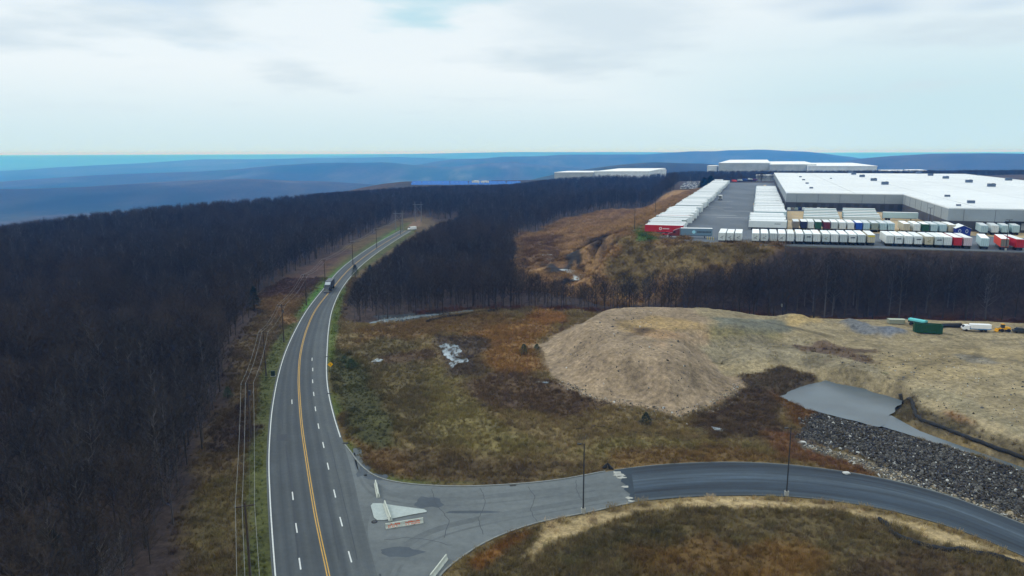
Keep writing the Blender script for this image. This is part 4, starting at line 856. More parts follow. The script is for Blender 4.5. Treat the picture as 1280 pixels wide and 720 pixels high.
# smaller gravel and rubble: gravel flat, mound foot, yard
qs = []
for pts, cnt, z_ in [([(1000, 548), (1040, 560), (1100, 580), (1180, 608), (1290, 652), (1290, 668), (1200, 630), (1120, 604), (1050, 572), (1005, 556)], 3800, 0), ([(690, 475), (740, 503), (845, 523), (900, 512), (930, 488), (922, 476), (890, 500), (845, 512), (740, 494), (700, 470)], 900, 0), ([(470, 398), (560, 390), (596, 388), (540, 397), (480, 403)], 900, 0), ([(700, 430), (800, 400), (880, 440), (860, 500), (740, 490)], 350, 5), ([(1000, 460), (1120, 440), (1280, 450), (1280, 540), (1130, 490)], 350, 3)]:
    Pw = np.array([px(*q, z_)[:2] for q in pts]); lo, hi = Pw.min(0), Pw.max(0); x = rng.uniform(lo[0], hi[0], cnt*8); y = rng.uniform(lo[1], hi[1], cnt*8); k = (sd(Pw, x, y)+.8*fbm(x, y, 3, 2, 6) > 0) & (paved(x, y) < -.6); qs.append(np.stack([x[k][:cnt], y[k][:cnt]], 1))
qq = np.vstack(qs); m_ = len(qq); s_ = np.exp(rng.normal(-1.1, .45, m_))
scatter('rubble', np.stack([qq[:, 0], qq[:, 1], hfun(qq[:, 0], qq[:, 1])+.05], 1), rng.uniform(0, 6.28, (m_, 3)), np.stack([s_, s_, s_*.7], 1), [rock_mesh(k+30, .75, 'stone', m2, 1) for k, m2 in enumerate([mStone, mat('tan_stone', lin((128, 118, 98)), .85, .2, 1.5, rnd=.4), mStone, mRk])], rng.choice(4, m_, p=[.3, .35, .25, .1]))
# ------------------------------------------------------------------ the truck yard
def lotp(x, y, h=0): p = px(x, y, LOTH+h); return p
LRZ = -TH
lw_in = [tuple(px(*q, LOTH)[:2]) for q in [(803, 294), (846, 298.5), (880, 305.5), (1000, 307), (1290, 315.5)]]+[(420, 195), (700, 500), (560, 860)]+[tuple((LP0+AX*548+BX*4)[:2])]
b = MB(); b.prism([tuple(p) for p in lw_in], LOTH-.6, LOTH+.03, mLot, side=mConD); struct(b.build('truck_yard'))
mTan = asphalt('tan_dirt_apron', lin((150, 132, 100)), lin((172, 152, 118)))
def flat(name, pts, m, dz=.04, th=.02): b = MB(); b.prism([tuple(lotp(*q)[:2]) for q in pts][::-1], LOTH+.031, LOTH+dz+th, m); return struct(b.build(name))
flat('dirt_apron', [(984, 290), (1100, 292), (1200, 294), (1290, 298), (1290, 289), (1190, 285), (1140, 270), (1135, 266), (984, 264)], mTan)
flat('gravel_strip', [(941, 256), (946, 256), (958, 231), (955, 231)], mTan)
flat('gravel_patch', [(826, 296), (846, 297), (845, 293), (828, 292)], mConD)
b = MB()
for q in [(888, 261), (900, 259), (915, 272), (896, 269), (905, 252), (925, 264)]:
    c_ = lotp(*q)[:2]; v = BX[:2]*random.uniform(6, 12); w_ = AX[:2]*.35
    b.face([(*(c_-v-w_), LOTH+.036), (*(c_+v-w_), LOTH+.036), (*(c_+v+w_), LOTH+.036), (*(c_-v+w_), LOTH+.036)], mW)
struct(b.build('yard_markings'))
# warehouse
RH = LOTH+10.3
cA = px(983, 240.7, RH)
def uv(p): d = np.array(p)[:2]-cA[:2]; return d@BX[:2], d@AX[:2]
u1, v1 = uv(px(1130, 242, RH)); u2, v2 = uv(px(1182, 259.5, RH)); uE, vE = uv(px(1222, 219, RH)); uF, vF = uv(px(975.5, 216, RH))
print('bldg', (u1, v1), (u2, v2), (uE, vE), (uF, vF))
uN = (u1+u2)/2; vW = v2; uE = max(uE, u2+60); vD = vF
def wpt(u, v): return tuple((cA+BX*u+AX*v)[:2])
foot = [wpt(0, 0), wpt(uN, 0), wpt(uN, vW), wpt(uE, vW), wpt(uE, vD), wpt(0, vD)]
mWall = mat('grey_wall_panels', lin((138, 147, 152)), .8, .06, .3); mWallD = mat('charcoal_wall_base', lin((66, 68, 76)), .8, .08, .3); mRoof = mat('white_roof_membrane', (.60, .63, .64), .8, .08, .03); mWhiteT = mat('white_trim', (.66, .7, .72), .6, .05, .5)
mJoint = mat('panel_joint', lin((92, 98, 104)), .8, .1, 1)
bd = thing('warehouse', 'huge white roofed grey warehouse filling the right side above the truck yard', 'warehouse', (*foot[0], LOTH))
def rel(p): return (p[0]-foot[0][0], p[1]-foot[0][1])
fr = [rel(p) for p in foot]
b = MB(); b.prism(fr, 4.6, RH-LOTH-.5, mWall); b.build('wall', bd)
fi = [rel(p) for p in foot]
b = MB(); b.prism(fi, 0, 4.597, mWallD); b.build('wall_base', bd)
b = MB(); b.prism(fr, RH-LOTH-.497, RH-LOTH, mRoof, side=mWhiteT)
b.build('roof', bd)
def edge_boxes(u0, v0, u1_, v1_, step, wd, z0, z1, out, m, start=0):
    a = np.array(rel(wpt(u0, v0))); c = np.array(rel(wpt(u1_, v1_))); d = c-a; l = np.linalg.norm(d); d /= l; n_ = np.array([d[1], -d[0]])*out; b = MB(); k = start
    while k < l: q = a+d*k; e = q+d*wd; b.prism([tuple(q-n_*.2), tuple(e-n_*.2), tuple(e+n_), tuple(q+n_)], z0, z1, m); k += step
    return b
mSeamR = mat('roof_seam', (.38, .41, .43), .8, .3, .02)
edge_boxes(uN, 0, uN, vW, 15, .35, 0, RH-LOTH-.6, -.05 if False else .06, mJoint, 6).build('panel_joint', bd)
edge_boxes(0, 0, uN, 0, 12, .2, 4.6, RH-LOTH-.6, .04, mJoint, 6).build('panel_joint', bd)
edge_boxes(uN, vW, uE, vW, 12, .2, 4.6, RH-LOTH-.6, .04, mJoint, 6).build('panel_joint', bd)
edge_boxes(0, vD, 0, 0, 12, .3, 0, RH-LOTH-.6, .05, mJoint, 6).build('panel_joint', bd)
a0 = np.array(rel(wpt(uN, vW))); dB = BX[:2]; nB = -AX[:2]
mDoor = mat('white_dock_door', lin((150, 156, 160)), .6, .1, 1)
for k in range(22):                      # dock doors along the wing
    q = a0+dB*(24+k*4.2); b = MB(); b.prism([tuple(q+nB*.02), tuple(q+dB*2.7+nB*.02), tuple(q+dB*2.7-nB*.2), tuple(q-nB*.2)][::-1] if False else [tuple(q-nB*.2), tuple(q+dB*2.7-nB*.2), tuple(q+dB*2.7+nB*.05), tuple(q+nB*.05)][::-1], 1.2, 4.2, mDoor if k % 3 else mDk)
    b.build('dock_door', bd)
for k in range(14):
    q = np.array(rel(wpt(6+k*4.6, 0))); b = MB(); b.prism([tuple(q-nB*.2), tuple(q+dB*2.6-nB*.2), tuple(q+dB*2.6+nB*.06), tuple(q+nB*.06)][::-1], 1.2, 4.0, mDk); b.build('dock_door', bd)
q = a0+dB*22; b = MB(); b.prism([tuple(q), tuple(q+dB*100), tuple(q+dB*100+nB*1.6), tuple(q+nB*1.6)][::-1], 4.7, 5.0, mDk); b.build('canopy', bd)
b = MB(); l_ = RH-LOTH+.004
for k in range(1, 18):
    v_ = vW+8+k*28; u0_, u1_ = (0 if v_ > 1 else uN)+1, uE-1
    if v_ < vD-2: P = [rel(wpt(u0_, v_)), rel(wpt(u1_, v_)), rel(wpt(u1_, v_+.5)), rel(wpt(u0_, v_+.5))]; b.face([(*q, l_) for q in P], mSeamR)
for k in range(1, 9):
    u_ = k*38; v0_ = 1 if u_ < uN else vW+1; P = [rel(wpt(u_, v0_)), rel(wpt(u_+.6, v0_)), rel(wpt(u_+.6, vD-1)), rel(wpt(u_, vD-1))]
    if u_ < uE-2: b.face([(*q, l_+.006) for q in P], mSeamR)
b.build('roof_seams', bd)
# rooftop units
mUnit = mat('rooftop_unit_steel', lin((78, 92, 112)), .5, .15, .6)
units = [(1060, 215.8, 1), (1067, 218.6, 1), (1077.5, 221.6, 1), (1092, 226.4, 1), (1106, 231.2, 1), (1148, 217.4, 1), (1163, 220, 1), (1182, 223.6, 1), (1211, 228.6, 1), (1239, 233.8, 1), (1260.5, 226, 1), (996, 216.6, .5), (1000.5, 221.8, .5), (1004.5, 225.6, .5), (1008.8, 230, .5), (1014, 236, .5), (1038.5, 223.6, .4), (1184, 246.5, .55), (1213.5, 254.6, .65), (1198, 258, .4), (1223, 219.6, .5)]
rowname = {0: 'left row of large rooftop units', 5: 'right row of large rooftop units'}
for k, (x, y, s_) in enumerate(units):
    p = px(x, y, RH)
    uu, v_ = uv(p)
    if not (0 < uu < uE-2 and vW < v_ < vD-3) and k not in (10,): pass
    v_ = min(v_, vD-4); p = np.array([*wpt(uu, v_), RH]); o5 = ['farthest', 'second farthest', 'middle', 'second nearest', 'nearest']
    if k < 5: lb = f'{o5[k]} box in the left row of large blue grey rooftop units'
    elif k < 10: lb = f'{o5[k-5]} box in the right row of large blue grey rooftop units'
    elif k == 10: lb = 'large rooftop unit alone near the right edge of the photo'
    elif k < 16: lb = f'{(["farthest"]+["second farthest","middle","second nearest","nearest"])[k-11]} small vent in the file along the left roof edge' if k < 16 else ''
    else: lb = {16: 'tiny dark vent alone between the small vents and the large units', 17: 'small grey vent on the wing roof behind the nearest corner', 18: 'small blue unit near the front edge of the wing roof', 19: 'low dark vent right at the front edge of the wing roof', 20: 'tiny vent at the far corner of the warehouse roof'}[k]
    t = thing('rooftop_unit', lb, 'rooftop unit', p, LRZ, 'units on the warehouse roof')
    w_, d_, h_ = 4.6*s_, 3.2*s_, 2.4*s_
    b = MB(); b.box(-w_/2, w_/2, -d_/2, d_/2, .3, h_, mUnit, .1); b.build('housing', t)
    b = MB(); b.box(-w_/2-.1, w_/2+.1, -d_/2-.1, d_/2+.1, 0, .297, mWhiteT); b.build('curb', t)
    if s_ == 1:
        b = MB(); b.prism([(w_*.22+.8*math.cos(a), .8*math.sin(a)) for a in np.linspace(0, 6.28, 11)[:-1]], h_+.002, h_+.2, mDk); b.build('fan', t)
# ------------------------------------------------------------------ trailers
PAL = {'white': (206, 214, 214), 'grey white': (182, 194, 196), 'cream': (186, 180, 158), 'green': (36, 84, 60), 'maroon': (96, 36, 54), 'navy': (34, 42, 78), 'blue': (30, 78, 168), 'red': (176, 34, 44), 'orange': (214, 70, 40), 'tan': (120, 116, 108), 'grey green': (140, 152, 142), 'pale blue': (168, 194, 200), 'slate': (104, 130, 148), 'pinkish white': (188, 176, 182)}
def pm(c): return mat('trailer_'+c.replace(' ', '_'), lin(PAL[c]), .55, .05, .4, rnd=.06)
mTRoof = mat('trailer_roof', (.72, .75, .76), .6, .06, .5, rnd=.12); mTRoofD = mat('trailer_roof_grey', (.52, .57, .59), .6, .06, .5)
TP = {}
def tparts(c, L_=16.0, roof=None, rear=None):
    key = (c, L_, roof, rear)
    if key in TP: return TP[key]
    m = pm(c); rm = {'white': mTRoof, 'grey': mTRoofD}[roof or 'white']
    b = MB(); b.box(-1.29, 1.29, .02, L_, 1.15, 4.04, m, .04); body = b.mesh('box_body')
    b = MB(); b.box(-1.27, 1.27, .05, L_-.05, 4.043, 4.1, rm); rf = b.mesh('roof')
    m2 = pm(rear) if rear else m
    b = MB(); b.box(-1.2, -.03, -.06, .017, 1.3, 3.9, m2); b.box(.03, 1.2, -.06, .017, 1.3, 3.9, m2)
    for x in (-.9, -.35, .35, .9): b.tube([(x, -.09, 1.35), (x, -.09, 3.85)], .022, mDk, 4)
    door = b.mesh('rear_door')
    b = MB(); b.box(-1.25, 1.25, -.05, .2, .95, 1.147, mDk); b.box(-1.0, 1.0, -.02, .1, .5, .6, mDk); [b.box(s_*.6-.05, s_*.6+.05, 0, .1, .6, .95, mDk) for s_ in (-1, 1)]; bump = b.mesh('bumper')
    b = MB(); b.tube([(-1.24, 0, 0), (-.7, 0, 0)], .5, mBlk, 12); b.tube([(.7, 0, 0), (1.24, 0, 0)], .5, mBlk, 12); b.tube([(-.7, 0, 0), (.7, 0, 0)], .1, mDk, 6); wh = b.mesh('axle_wheels')
    b = MB(); [b.box(s_*.8-.08, s_*.8+.08, L_-3.1, L_-2.9, .02, 1.147, mDk) for s_ in (-1, 1)]; b.box(-.9, .9, L_-3.05, L_-2.95, .5, .6, mDk); leg = b.mesh('landing_gear')
    b = MB(); [b.box(s_*.45-.06, s_*.45+.06, .3, L_-.5, .9, 1.147, mDk) for s_ in (-1, 1)]; ch = b.mesh('chassis')
    TP[key] = (body, rf, door, bump, wh, leg, ch); return TP[key]
def trailer(loc, rz, c, label, group=None, full=True, L_=16.0, roof=None, rear=None, logo=None):
    P = tparts(c, L_, roof, rear); t = thing('semi_trailer', label, 'trailer', loc, rz, group)
    link('box_body', P[0], t); link('roof', P[1], t); 
    if full:
        link('rear_door', P[2], t); link('bumper', P[3], t); link('landing_gear', P[5], t); link('chassis', P[6], t)
    for y in ((1.6, 2.9) if full else (2.2,)): link('wheel_axle', P[4], t, (0, y, .5))
    if logo:
        b = MB(); m = mat(logo[1], lin(logo[2]), .5, .05, 1)
        if logo[0] == 'rear_slash': b.face([(-.7, -.12, 2.2), (-.5, -.12, 2.1), (.7, -.12, 2.9), (.6, -.12, 3.0)], m); b.face([(-.2, -.121, 2.0), (.5, -.121, 2.0), (.5, -.121, 2.15), (-.2, -.121, 2.15)], m)
        if logo[0] == 'rear_bar': b.face([(-.8, -.12, 2.7), (.8, -.12, 2.75), (.75, -.12, 3.15), (-.6, -.12, 3.05)], m)
        if logo[0] == 'rear_top': b.face([(-1.1, -.12, 3.35), (1.1, -.12, 3.35), (1.1, -.12, 3.8), (-1.1, -.12, 3.8)], m)
        b.build('rear_marking', t)
    return t
gd = lambda s: s
ordn = ['first', 'second', 'third', 'fourth', 'fifth', 'sixth', 'seventh', 'eighth', 'ninth', 'tenth', 'eleventh', 'twelfth', 'thirteenth', 'fourteenth', 'fifteenth', 'sixteenth', 'seventeenth', 'eighteenth', 'nineteenth', 'twentieth', 'twenty-first', 'twenty-second', 'twenty-third', 'twenty-fourth', 'twenty-fifth', 'twenty-sixth', 'twenty-seventh', 'twenty-eighth']
# front row, rear doors to the camera
FR = [(902, 'white'), (912, 'white'), (922.4, 'white'), (944, 'white'), (955, 'white'), (966.3, 'grey white'), (976.8, 'white'), (987.3, 'white'), (999, 'white'), (1010, 'grey white'), (1020.3, 'white'), (1032, 'grey white'), (1042.7, 'white'), (1053.8, 'grey white'), (1065.2, 'white'), (1076.5, 'grey white'), (1088.5, 'cream'), (1111.5, 'white'), (1122.8, 'white'), (1135, 'white'), (1147.3, 'white'), (1160.7, 'cream'), (1173, 'grey white'), (1184, 'white'), (1196.5, 'red'), (1209, 'pinkish white'), (1230, 'pale blue'), (1255, 'orange'), (1274, 'red')]
FRL = {24: 'red ended trailer with a white roof, second from the right end of the front block', 25: 'pinkish white trailer beside the red one at the right end of the front block', 26: 'pale blue white trailer standing alone between the front block and the orange one', 27: 'bright orange sided trailer behind the double headed light pole', 28: 'red trailer at the right edge of the photo in the front row', 16: 'cream trailer with a yellow strip across the top of its rear doors', 21: 'cream trailer with a dark mark on its doors among white ones in the front row'}
PS = ['first', 'second', 'third']
for k, (x, c) in enumerate(FR):
    y = np.interp(x, [900, 1000, 1090, 1215, 1280], [304.2, 305.5, 307.3, 311.5, 313.8]); p = lotp(x, y); p[2] = LOTH+.03
    if k in FRL: lb = FRL[k]
    elif k < 3: lb = ['left', 'middle', 'right'][k]+' one of three white trailers set apart at the left end of the front row'
    elif k < 16: lb = f'{ordn[k-3]} {"greyish " if c != "white" else ""}white trailer from the left in the long middle block of the front row'
    else: lb = f'{ordn[k-17]} {"greyish " if c != "white" else ""}white trailer from the left in the right hand block of the front row'
    lg = None
    if k in (0, 1, 2, 3, 4, 6): lg = ('rear_slash', 'dark_marking', (50, 60, 70))
    if k in (9, 14, 20, 22, 18): lg = ('rear_bar', 'dark_marking', (50, 60, 70))
    if k == 11 or k == 21: lg = ('rear_slash', 'olive_marking', (110, 110, 70))
    if k == 16: lg = ('rear_top', 'yellow_marking', (210, 190, 40))
    rz = LRZ+random.uniform(-.008, .008)+(R(-9) if k in (26,) else 0)+(R(-7) if k == 27 else 0)
    trailer(p, rz, c, lb, 'trailers in the front row of the yard', L_=random.choice([16, 16, 14.6]), rear=('tan' if k == 27 else None), logo=lg)
SR = [(994.5, 'tan'), (1004.4, 'navy'), (1013, 'white'), (1022.5, 'green'), (1033, 'maroon'), (1042.5, 'grey white'), (1052.7, 'white'), (1063, 'white'), (1073.3, 'blue'), (1082.6, 'pale blue'), (1093, 'grey green'), (1103.8, 'pale blue'), (1113.6, 'pale blue'), (1132.5, 'cream'), (1145.5, 'white'), (1156.5, 'green'), (1167, 'pale blue'), (1178.3, 'pale blue'), (1189.3, 'cream')]
SRL = ['small tan grey trailer at the left end of the second row', 'navy trailer second from the left in the second row', 'white trailer between the navy and the green ones in the second row', 'green trailer next to the maroon one in the second row', 'maroon trailer in the second row', 'greyish white trailer just right of the maroon one in the second row', 'white trailer two places right of the maroon one in the second row', 'white trailer just left of the bright blue one in the second row', 'bright blue trailer in the second row', 'pale blue trailer just right of the bright blue one in the second row', 'grey green trailer in the second row', 'pale blue trailer just right of the grey green one in the second row', 'pale blue trailer at the right end of the left block of the second row', 'cream trailer at the left end of the right block of the second row', 'white trailer between the cream and the green ones in the second row', 'green trailer in the right block of the second row', 'pale blue trailer just right of the green one in the right block', 'pale blue trailer next to the cream one by the blue shed', 'cream trailer beside the blue shed']
for k, (x, c) in enumerate(SR):
    y = np.interp(x, [990, 1085, 1190], [288.2, 290.5, 293.2]); p = lotp(x, y); p[2] = LOTH+.06
    trailer(p, LRZ+random.uniform(-.01, .01), c, SRL[k], 'trailers in the second row of the yard', L_=12.6 if c in ('navy', 'green', 'maroon', 'blue', 'tan', 'grey green') else 14.6, roof='grey' if c in ('tan', 'grey green', 'pale blue') else 'white')
    if c in ('navy', 'green', 'maroon', 'blue'):
        r_t = bpy.data.objects[-1] if False else None
for k, x in enumerate([1229.5, 1243, 1256, 1269]):
    p = lotp(x, 294.2); p[2] = LOTH+.06
    trailer(p, LRZ+R(-6), 'pale blue' if k != 1 else 'white', f'{["first", "second", "third", "fourth"][k]} white trailer from the left backed up to the dark dock under the warehouse wing', 'trailers at the wing dock', L_=14.6, roof='grey')
# block of side-on trailers on the dirt apron
SIDE = -TH-math.pi/2     # length along BX
def sideways(x, y, c, lb, grp, L_=16.0, z=.03, full=True, roof=None, jit=0, flip=False):
    p = lotp(x, y); p[2] = LOTH+z
    return trailer(p, SIDE+jit, c, lb, grp, full, L_, roof)
for k in range(6):
    sideways(1003.5+k*.3, 281-k*2.3, 'pale blue' if k % 2 else 'grey white', f'{["nearest","second nearest","third nearest","third farthest","second farthest","farthest"][k]} pale trailer in the left side-on stack before the dark warehouse wall', 'side-on trailers on the dirt apron', 16, .06)
    sideways(1051.5+(k < 3)*2+k*.3, 281-k*2.3, 'pale blue' if k % 2 else 'grey white', f'{["nearest","second nearest","third nearest","third farthest","second farthest","farthest"][k]} pale trailer in the middle side-on stack before the dark warehouse wall', 'side-on trailers on the dirt apron', 16, .06)
sideways(1103, 275, 'pale blue', 'long pale side-on trailer alone by the inner corner of the warehouse', None, 16, .06)
# the long row on the left of the yard lane, noses to the lane
LR0 = lotp(804.5, 292.2); nleft = 118; grpL = 'white trailers of the long left row'
for k in range(nleft):
    j = random.uniform(-.9, .9); v = k*4.35 + (0 if k else 0)
    if k in (9, 27, 28, 46, 63): continue
    p = LR0+AX*v+BX*j; p[2] = LOTH+.03
    c = random.choice(['white', 'white', 'white', 'grey white']); rf = random.choice(['white', 'white', 'white', 'grey']); full = k < 40
    lb = 'white trailer side-on in the long receding row left of the yard lane'; g = grpL
    if c != 'white': lb = 'greyish trailer side-on in the long receding row left of the yard lane'; g = 'greyish trailers of the long left row'
    if k == 0: c = 'red'; lb = 'bright red trailer with a white ring emblem heading the long left row'; g = None; rf = 'white'
    if k == 4: c = 'maroon'; lb = 'maroon sided trailer fifth in the long left row'; g = None
    if k == 6: c = 'green'; lb = 'dark green sided trailer seventh in the long left row'; g = None
    if k == 12: c = 'red'; lb = 'red ended trailer part way up the long left row'; g = None
    t = trailer(p, SIDE, c, lb, g, full, 16 if k in (0, 1) else random.choice([16, 16, 14.6]), rf)
    if k == 0:
        mW2 = mat('white_vinyl', (.75, .76, .76), .5, .03, 1); b = MB()
        for a in np.linspace(0, 2*math.pi, 25)[:-1]:
            a2 = a+2*math.pi/24; b.face([(1.296, 6.6+.62*math.cos(a), 2.6+.62*math.sin(a)), (1.296, 6.6+.62*math.cos(a2), 2.6+.62*math.sin(a2)), (1.296, 6.6+.36*math.cos(a2), 2.6+.36*math.sin(a2)), (1.296, 6.6+.36*math.cos(a), 2.6+.36*math.sin(a))], mW2)
        b.build('ring_emblem', t); b = MB()
        for q in range(9): b.face([(1.296, 7.6+q*.3, 2.4), (1.296, 7.82+q*.3, 2.4), (1.296, 7.82+q*.3, 2.8-.1*(q % 2)), (1.296, 7.6+q*.3, 2.8-.1*(q % 2))], mW2)
        b.build('side_lettering', t)
# the rows between the lane and the warehouse
MR = lotp(936.5, 286.8); grpM = 'white trailers of the rows beside the warehouse'
for k in range(96):
    v = k*3.75
    if 13 <= k < 15 or k in (27, 40, 55, 71): continue
    j = random.uniform(-.5, .5)+(0 if k < 15 else 1.4); p = MR+AX*v+BX*j; p[2] = LOTH+.03
    if (p[1] > 790): break
    near = k < 13
    c = random.choice(['white', 'white', 'pale blue']) if k else 'white'
    lb = ('white trailer' if c == 'white' else 'pale blue trailer')+(' side-on in the near stack between the yard lane and the dirt apron' if near else ' side-on in the long receding stack along the warehouse side')
    g = ('near' if near else 'far')+' side-on stack beside the warehouse, '+('white' if c == 'white' else 'pale blue')+' trailers'
    if k == 0: lb = 'nearest white side-on trailer with dark lettering between the yard lane and the dirt apron'; g = None
    t = trailer(p, SIDE, c, lb, g, k < 30, 16, random.choice(['white', 'white', 'grey']) if k else 'white')
    if k == 0:
        b = MB(); [b.face([(1.296, 11+q*.32, 2.7), (1.296, 11.22+q*.32, 2.7), (1.296, 11.22+q*.32, 3.0+.12*(q % 2)), (1.296, 11+q*.32, 3.0)], mat('dark_marking', lin((50, 60, 70)), .5)) for q in range(8)]; b.build('side_lettering', t)
# ------------------------------------------------------------------ trucks, shed, site machines
mGlass = mat('dark_glass', (.02, .03, .04), .1, .1, 1, spec=.6); mChr = mat('bright_metal', (.5, .52, .54), .3, .05, 1, metal=.8); mLamp = mat('headlight_glass', (.6, .62, .62), .2, .05, 1)
def cab(t, m, roofm=None, y0=0, s=1):
    """a conventional highway tractor; nose towards -y"""
    b = MB(); b.xprism([(y0, 1.0), (y0, 1.75), (y0+1.7, 2.15), (y0+1.7, 1.0)], -.85, .85, m); b.build('hood', t)
    b = MB(); b.xprism([(y0+1.702, .9), (y0+1.702, 2.1), (y0+2.1, 3.0), (y0+2.6, 3.25), (y0+4.6, 3.9), (y0+4.6, .9)], -1.22, 1.22, m); cb = b.build('cab_body', t)
    b = MB(); b.xprism([(y0+2.3, 3.16), (y0+4.55, 3.98), (y0+4.55, 3.7), (y0+2.6, 3.1)], -1.1, 1.1, roofm or m); b.build('roof_fairing', t)
    b = MB(); b.face([(-1.05, y0+1.73, 2.2), (1.05, y0+1.73, 2.2), (1.0, y0+2.06, 2.95), (-1.0, y0+2.06, 2.95)], mGlass); b.build('windshield', t)
    for s_ in (-1, 1):
        b = MB(); q = [(s_*1.226, y0+2.0, 2.1), (s_*1.226, y0+2.9, 2.1), (s_*1.226, y0+2.9, 2.8), (s_*1.226, y0+2.25, 2.8)]; b.face(q, mGlass); b.build('side_window', t)
        b = MB(); b.box(s_*.72-.14, s_*.72+.14, y0-.03, y0+.02, 1.15, 1.4, mLamp); b.build('headlight', t)
        b = MB(); b.tube([(s_*1.3, y0+1.9, 2.2), (s_*1.45, y0+1.85, 2.6)], .05, mDk, 5); b.box(s_*1.48-.1, s_*1.48+.1, y0+1.8, y0+1.86, 2.1, 2.75, mDk); b.build('mirror', t)
        b = MB(); b.tube([(s_*1.1, y0+4.72, 1), (s_*1.1, y0+4.72, 4.1)], .08, mChr, 8); b.build('exhaust_stack', t)
    b = MB(); b.box(-.5, .5, y0-.04, y0-.002, 1.05, 1.68, mChr); b.build('grille', t)
    b = MB(); b.box(-1.15, 1.15, y0-.25, y0-.045, .45, .95, mChr, .05); b.build('bumper', t)
    b = MB(); b.box(-.45, .45, y0+.2, y0+7.4, .7, .897, mDk); b.build('chassis', t)
    for y in (y0+1.0, y0+5.6, y0+6.8):
        for s_ in (-1, 1):
            w_ = .32 if y < y0+2 else .55; b = MB(); b.tube([(s_*1.2, y, .5), (s_*(1.2-w_), y, .5)], .5, mBlk, 14); wh = b.build('wheel', t); b = MB(); b.tube([(s_*1.2, y, .5), (s_*1.225, y, .5)], .24, mChr, 10); b.build('rim', wh)
p = px(408.5, 366.5); k = int(np.argmin(np.abs(CEw[:, 1]-p[1]))); dd = CEw[k+1]-CEw[k]; rz = math.atan2(dd[1], dd[0])-math.pi/2
mNavy = mat('truck_dark_blue', lin((30, 38, 52)), .4, .1, 1, spec=.5); mPale = mat('truck_pale_roof', lin((150, 160, 166)), .5, .05, 1)
t = thing('semi_truck', 'dark blue semi truck coming down the highway around the bend', 'truck', (p[0], p[1], .02), rz)
cab(t, mNavy, mPale)
b = MB(); b.box(-1.27, 1.27, 5.3, 14, 1.15, 4.02, mNavy, .04); tb = b.build('trailer_box', t); b = MB(); b.box(-1.25, 1.25, 5.35, 13.95, 4.023, 4.08, mat('truck_roof_grey', lin((84, 90, 98)), .6, .1, 1)); b.build('trailer_roof', t)
for y in (11.4, 12.7):
    for s_ in (-1, 1): b = MB(); b.tube([(s_*1.24, y, .5), (s_*.7, y, .5)], .5, mBlk, 12); b.build('wheel', t)
p = px(515, 287.5); t = thing('delivery_van', 'white van far up the road where it enters the woods', 'van', (p[0], p[1], .02+max(0, float(hfun(p[0], p[1])))), R(-55)); mVan = mat('van_white', (.75, .77, .78), .4, .03, 1)
b = MB(); b.xprism([(-3.2, .5), (-3.3, 1.2), (-2.3, 1.5), (-1.7, 2.5), (3.3, 2.6), (3.3, .5)], -1.05, 1.05, mVan); b.build('van_body', t)
b = MB(); b.face([(-.95, -2.29, 1.53), (.95, -2.29, 1.53), (.9, -1.75, 2.42), (-.9, -1.75, 2.42)], mGlass); b.build('windshield', t)
for y in (-2.2, 2.2):
    for s_ in (-1, 1): b = MB(); b.tube([(s_*1.08, y, .38), (s_*.8, y, .38)], .38, mBlk, 12); b.build('wheel', t)
# tractor and its grey trailer leaving the yard corner
p = lotp(835, 297.0); mCr = mat('tractor_dark_red', lin((104, 34, 46)), .4, .1, 1, spec=.5)
t = thing('semi_tractor', 'dark red tractor hitched to the slate grey trailer at the corner of the yard', 'truck', (p[0], p[1], LOTH+.03), SIDE+R(8)); cab(t, mCr, mCr)
e = np.array([math.cos(TH-R(8)), -math.sin(TH-R(8)), 0])  # direction of travel reversed: trailer stretches along +y of the tractor
a_ = SIDE+R(8)+math.pi/2; dr = np.array([math.cos(a_), math.sin(a_), 0]); q = p+dr*5.0
t = trailer((q[0], q[1], LOTH+.03), SIDE+R(8), 'slate', 'slate grey trailer with a pale round emblem hitched to the dark red tractor', None, L_=12.6)
b = MB(); mCy = mat('pale_cyan_vinyl', lin((150, 205, 220)), .5, .03, 1); b.face([(1.296, 5.2+.7*math.cos(a), 2.6+.7*math.sin(a)) for a in np.linspace(0, 6.28, 17)[:-1]], mCy); b.build('round_emblem', t)
b = MB(); [b.face([(1.296, 6.6+q*.55, 2.3), (1.296, 7.0+q*.55, 2.3), (1.296, 7.0+q*.55, 3.0), (1.296, 6.6+q*.55, 2.9)], mat('dark_marking', (0, 0, 0))) for q in range(10)]; b.build('side_lettering', t)
p = lotp(834, 294.5); t = thing('parked_car', 'small red vehicle beneath the nose of the bright red trailer', 'car', (p[0], p[1], LOTH+.05), SIDE)
def car(t, m, h=1.5):
    b = MB(); b.xprism([(-2.2, .35), (-2.25, .75), (-1.2, .92), (1.9, .98), (2.2, .8), (2.2, .35)], -.88, .88, m); b.build('car_body', t)
    b = MB(); b.xprism([(-1.15, .923), (-.5, h), (1.1, h), (1.8, .985)], -.76, .76, mGlass); cb = b.build('cabin', t); b = MB(); b.box(-.7, .7, -.45, 1.05, h+.002, h+.05, m); b.build('roof', cb)
    for y in (-1.4, 1.35):
        for s_ in (-1, 1): b = MB(); b.tube([(s_*.9, y, .33), (s_*.68, y, .33)], .33, mBlk, 10); b.build('wheel', t)
car(t, pm('red'))
p = lotp(900, 250.5); t = thing('yard_truck', 'white box truck driving alone up the yard lane', 'truck', (p[0], p[1], LOTH+.035), LRZ)
b = MB(); b.box(-1.2, 1.2, 0, 5.5, .95, 3.6, mVan, .05); b.build('box_body', t); b = MB(); b.xprism([(5.55, .6), (5.55, 2.6), (6.8, 2.5), (7.5, 1.7), (7.6, .6)], -1.05, 1.05, mVan); b.build('cab', t); b = MB(); b.box(-1.1, 1.1, -.04, -.002, 1.1, 3.4, mConD); b.build('rear_door', t)
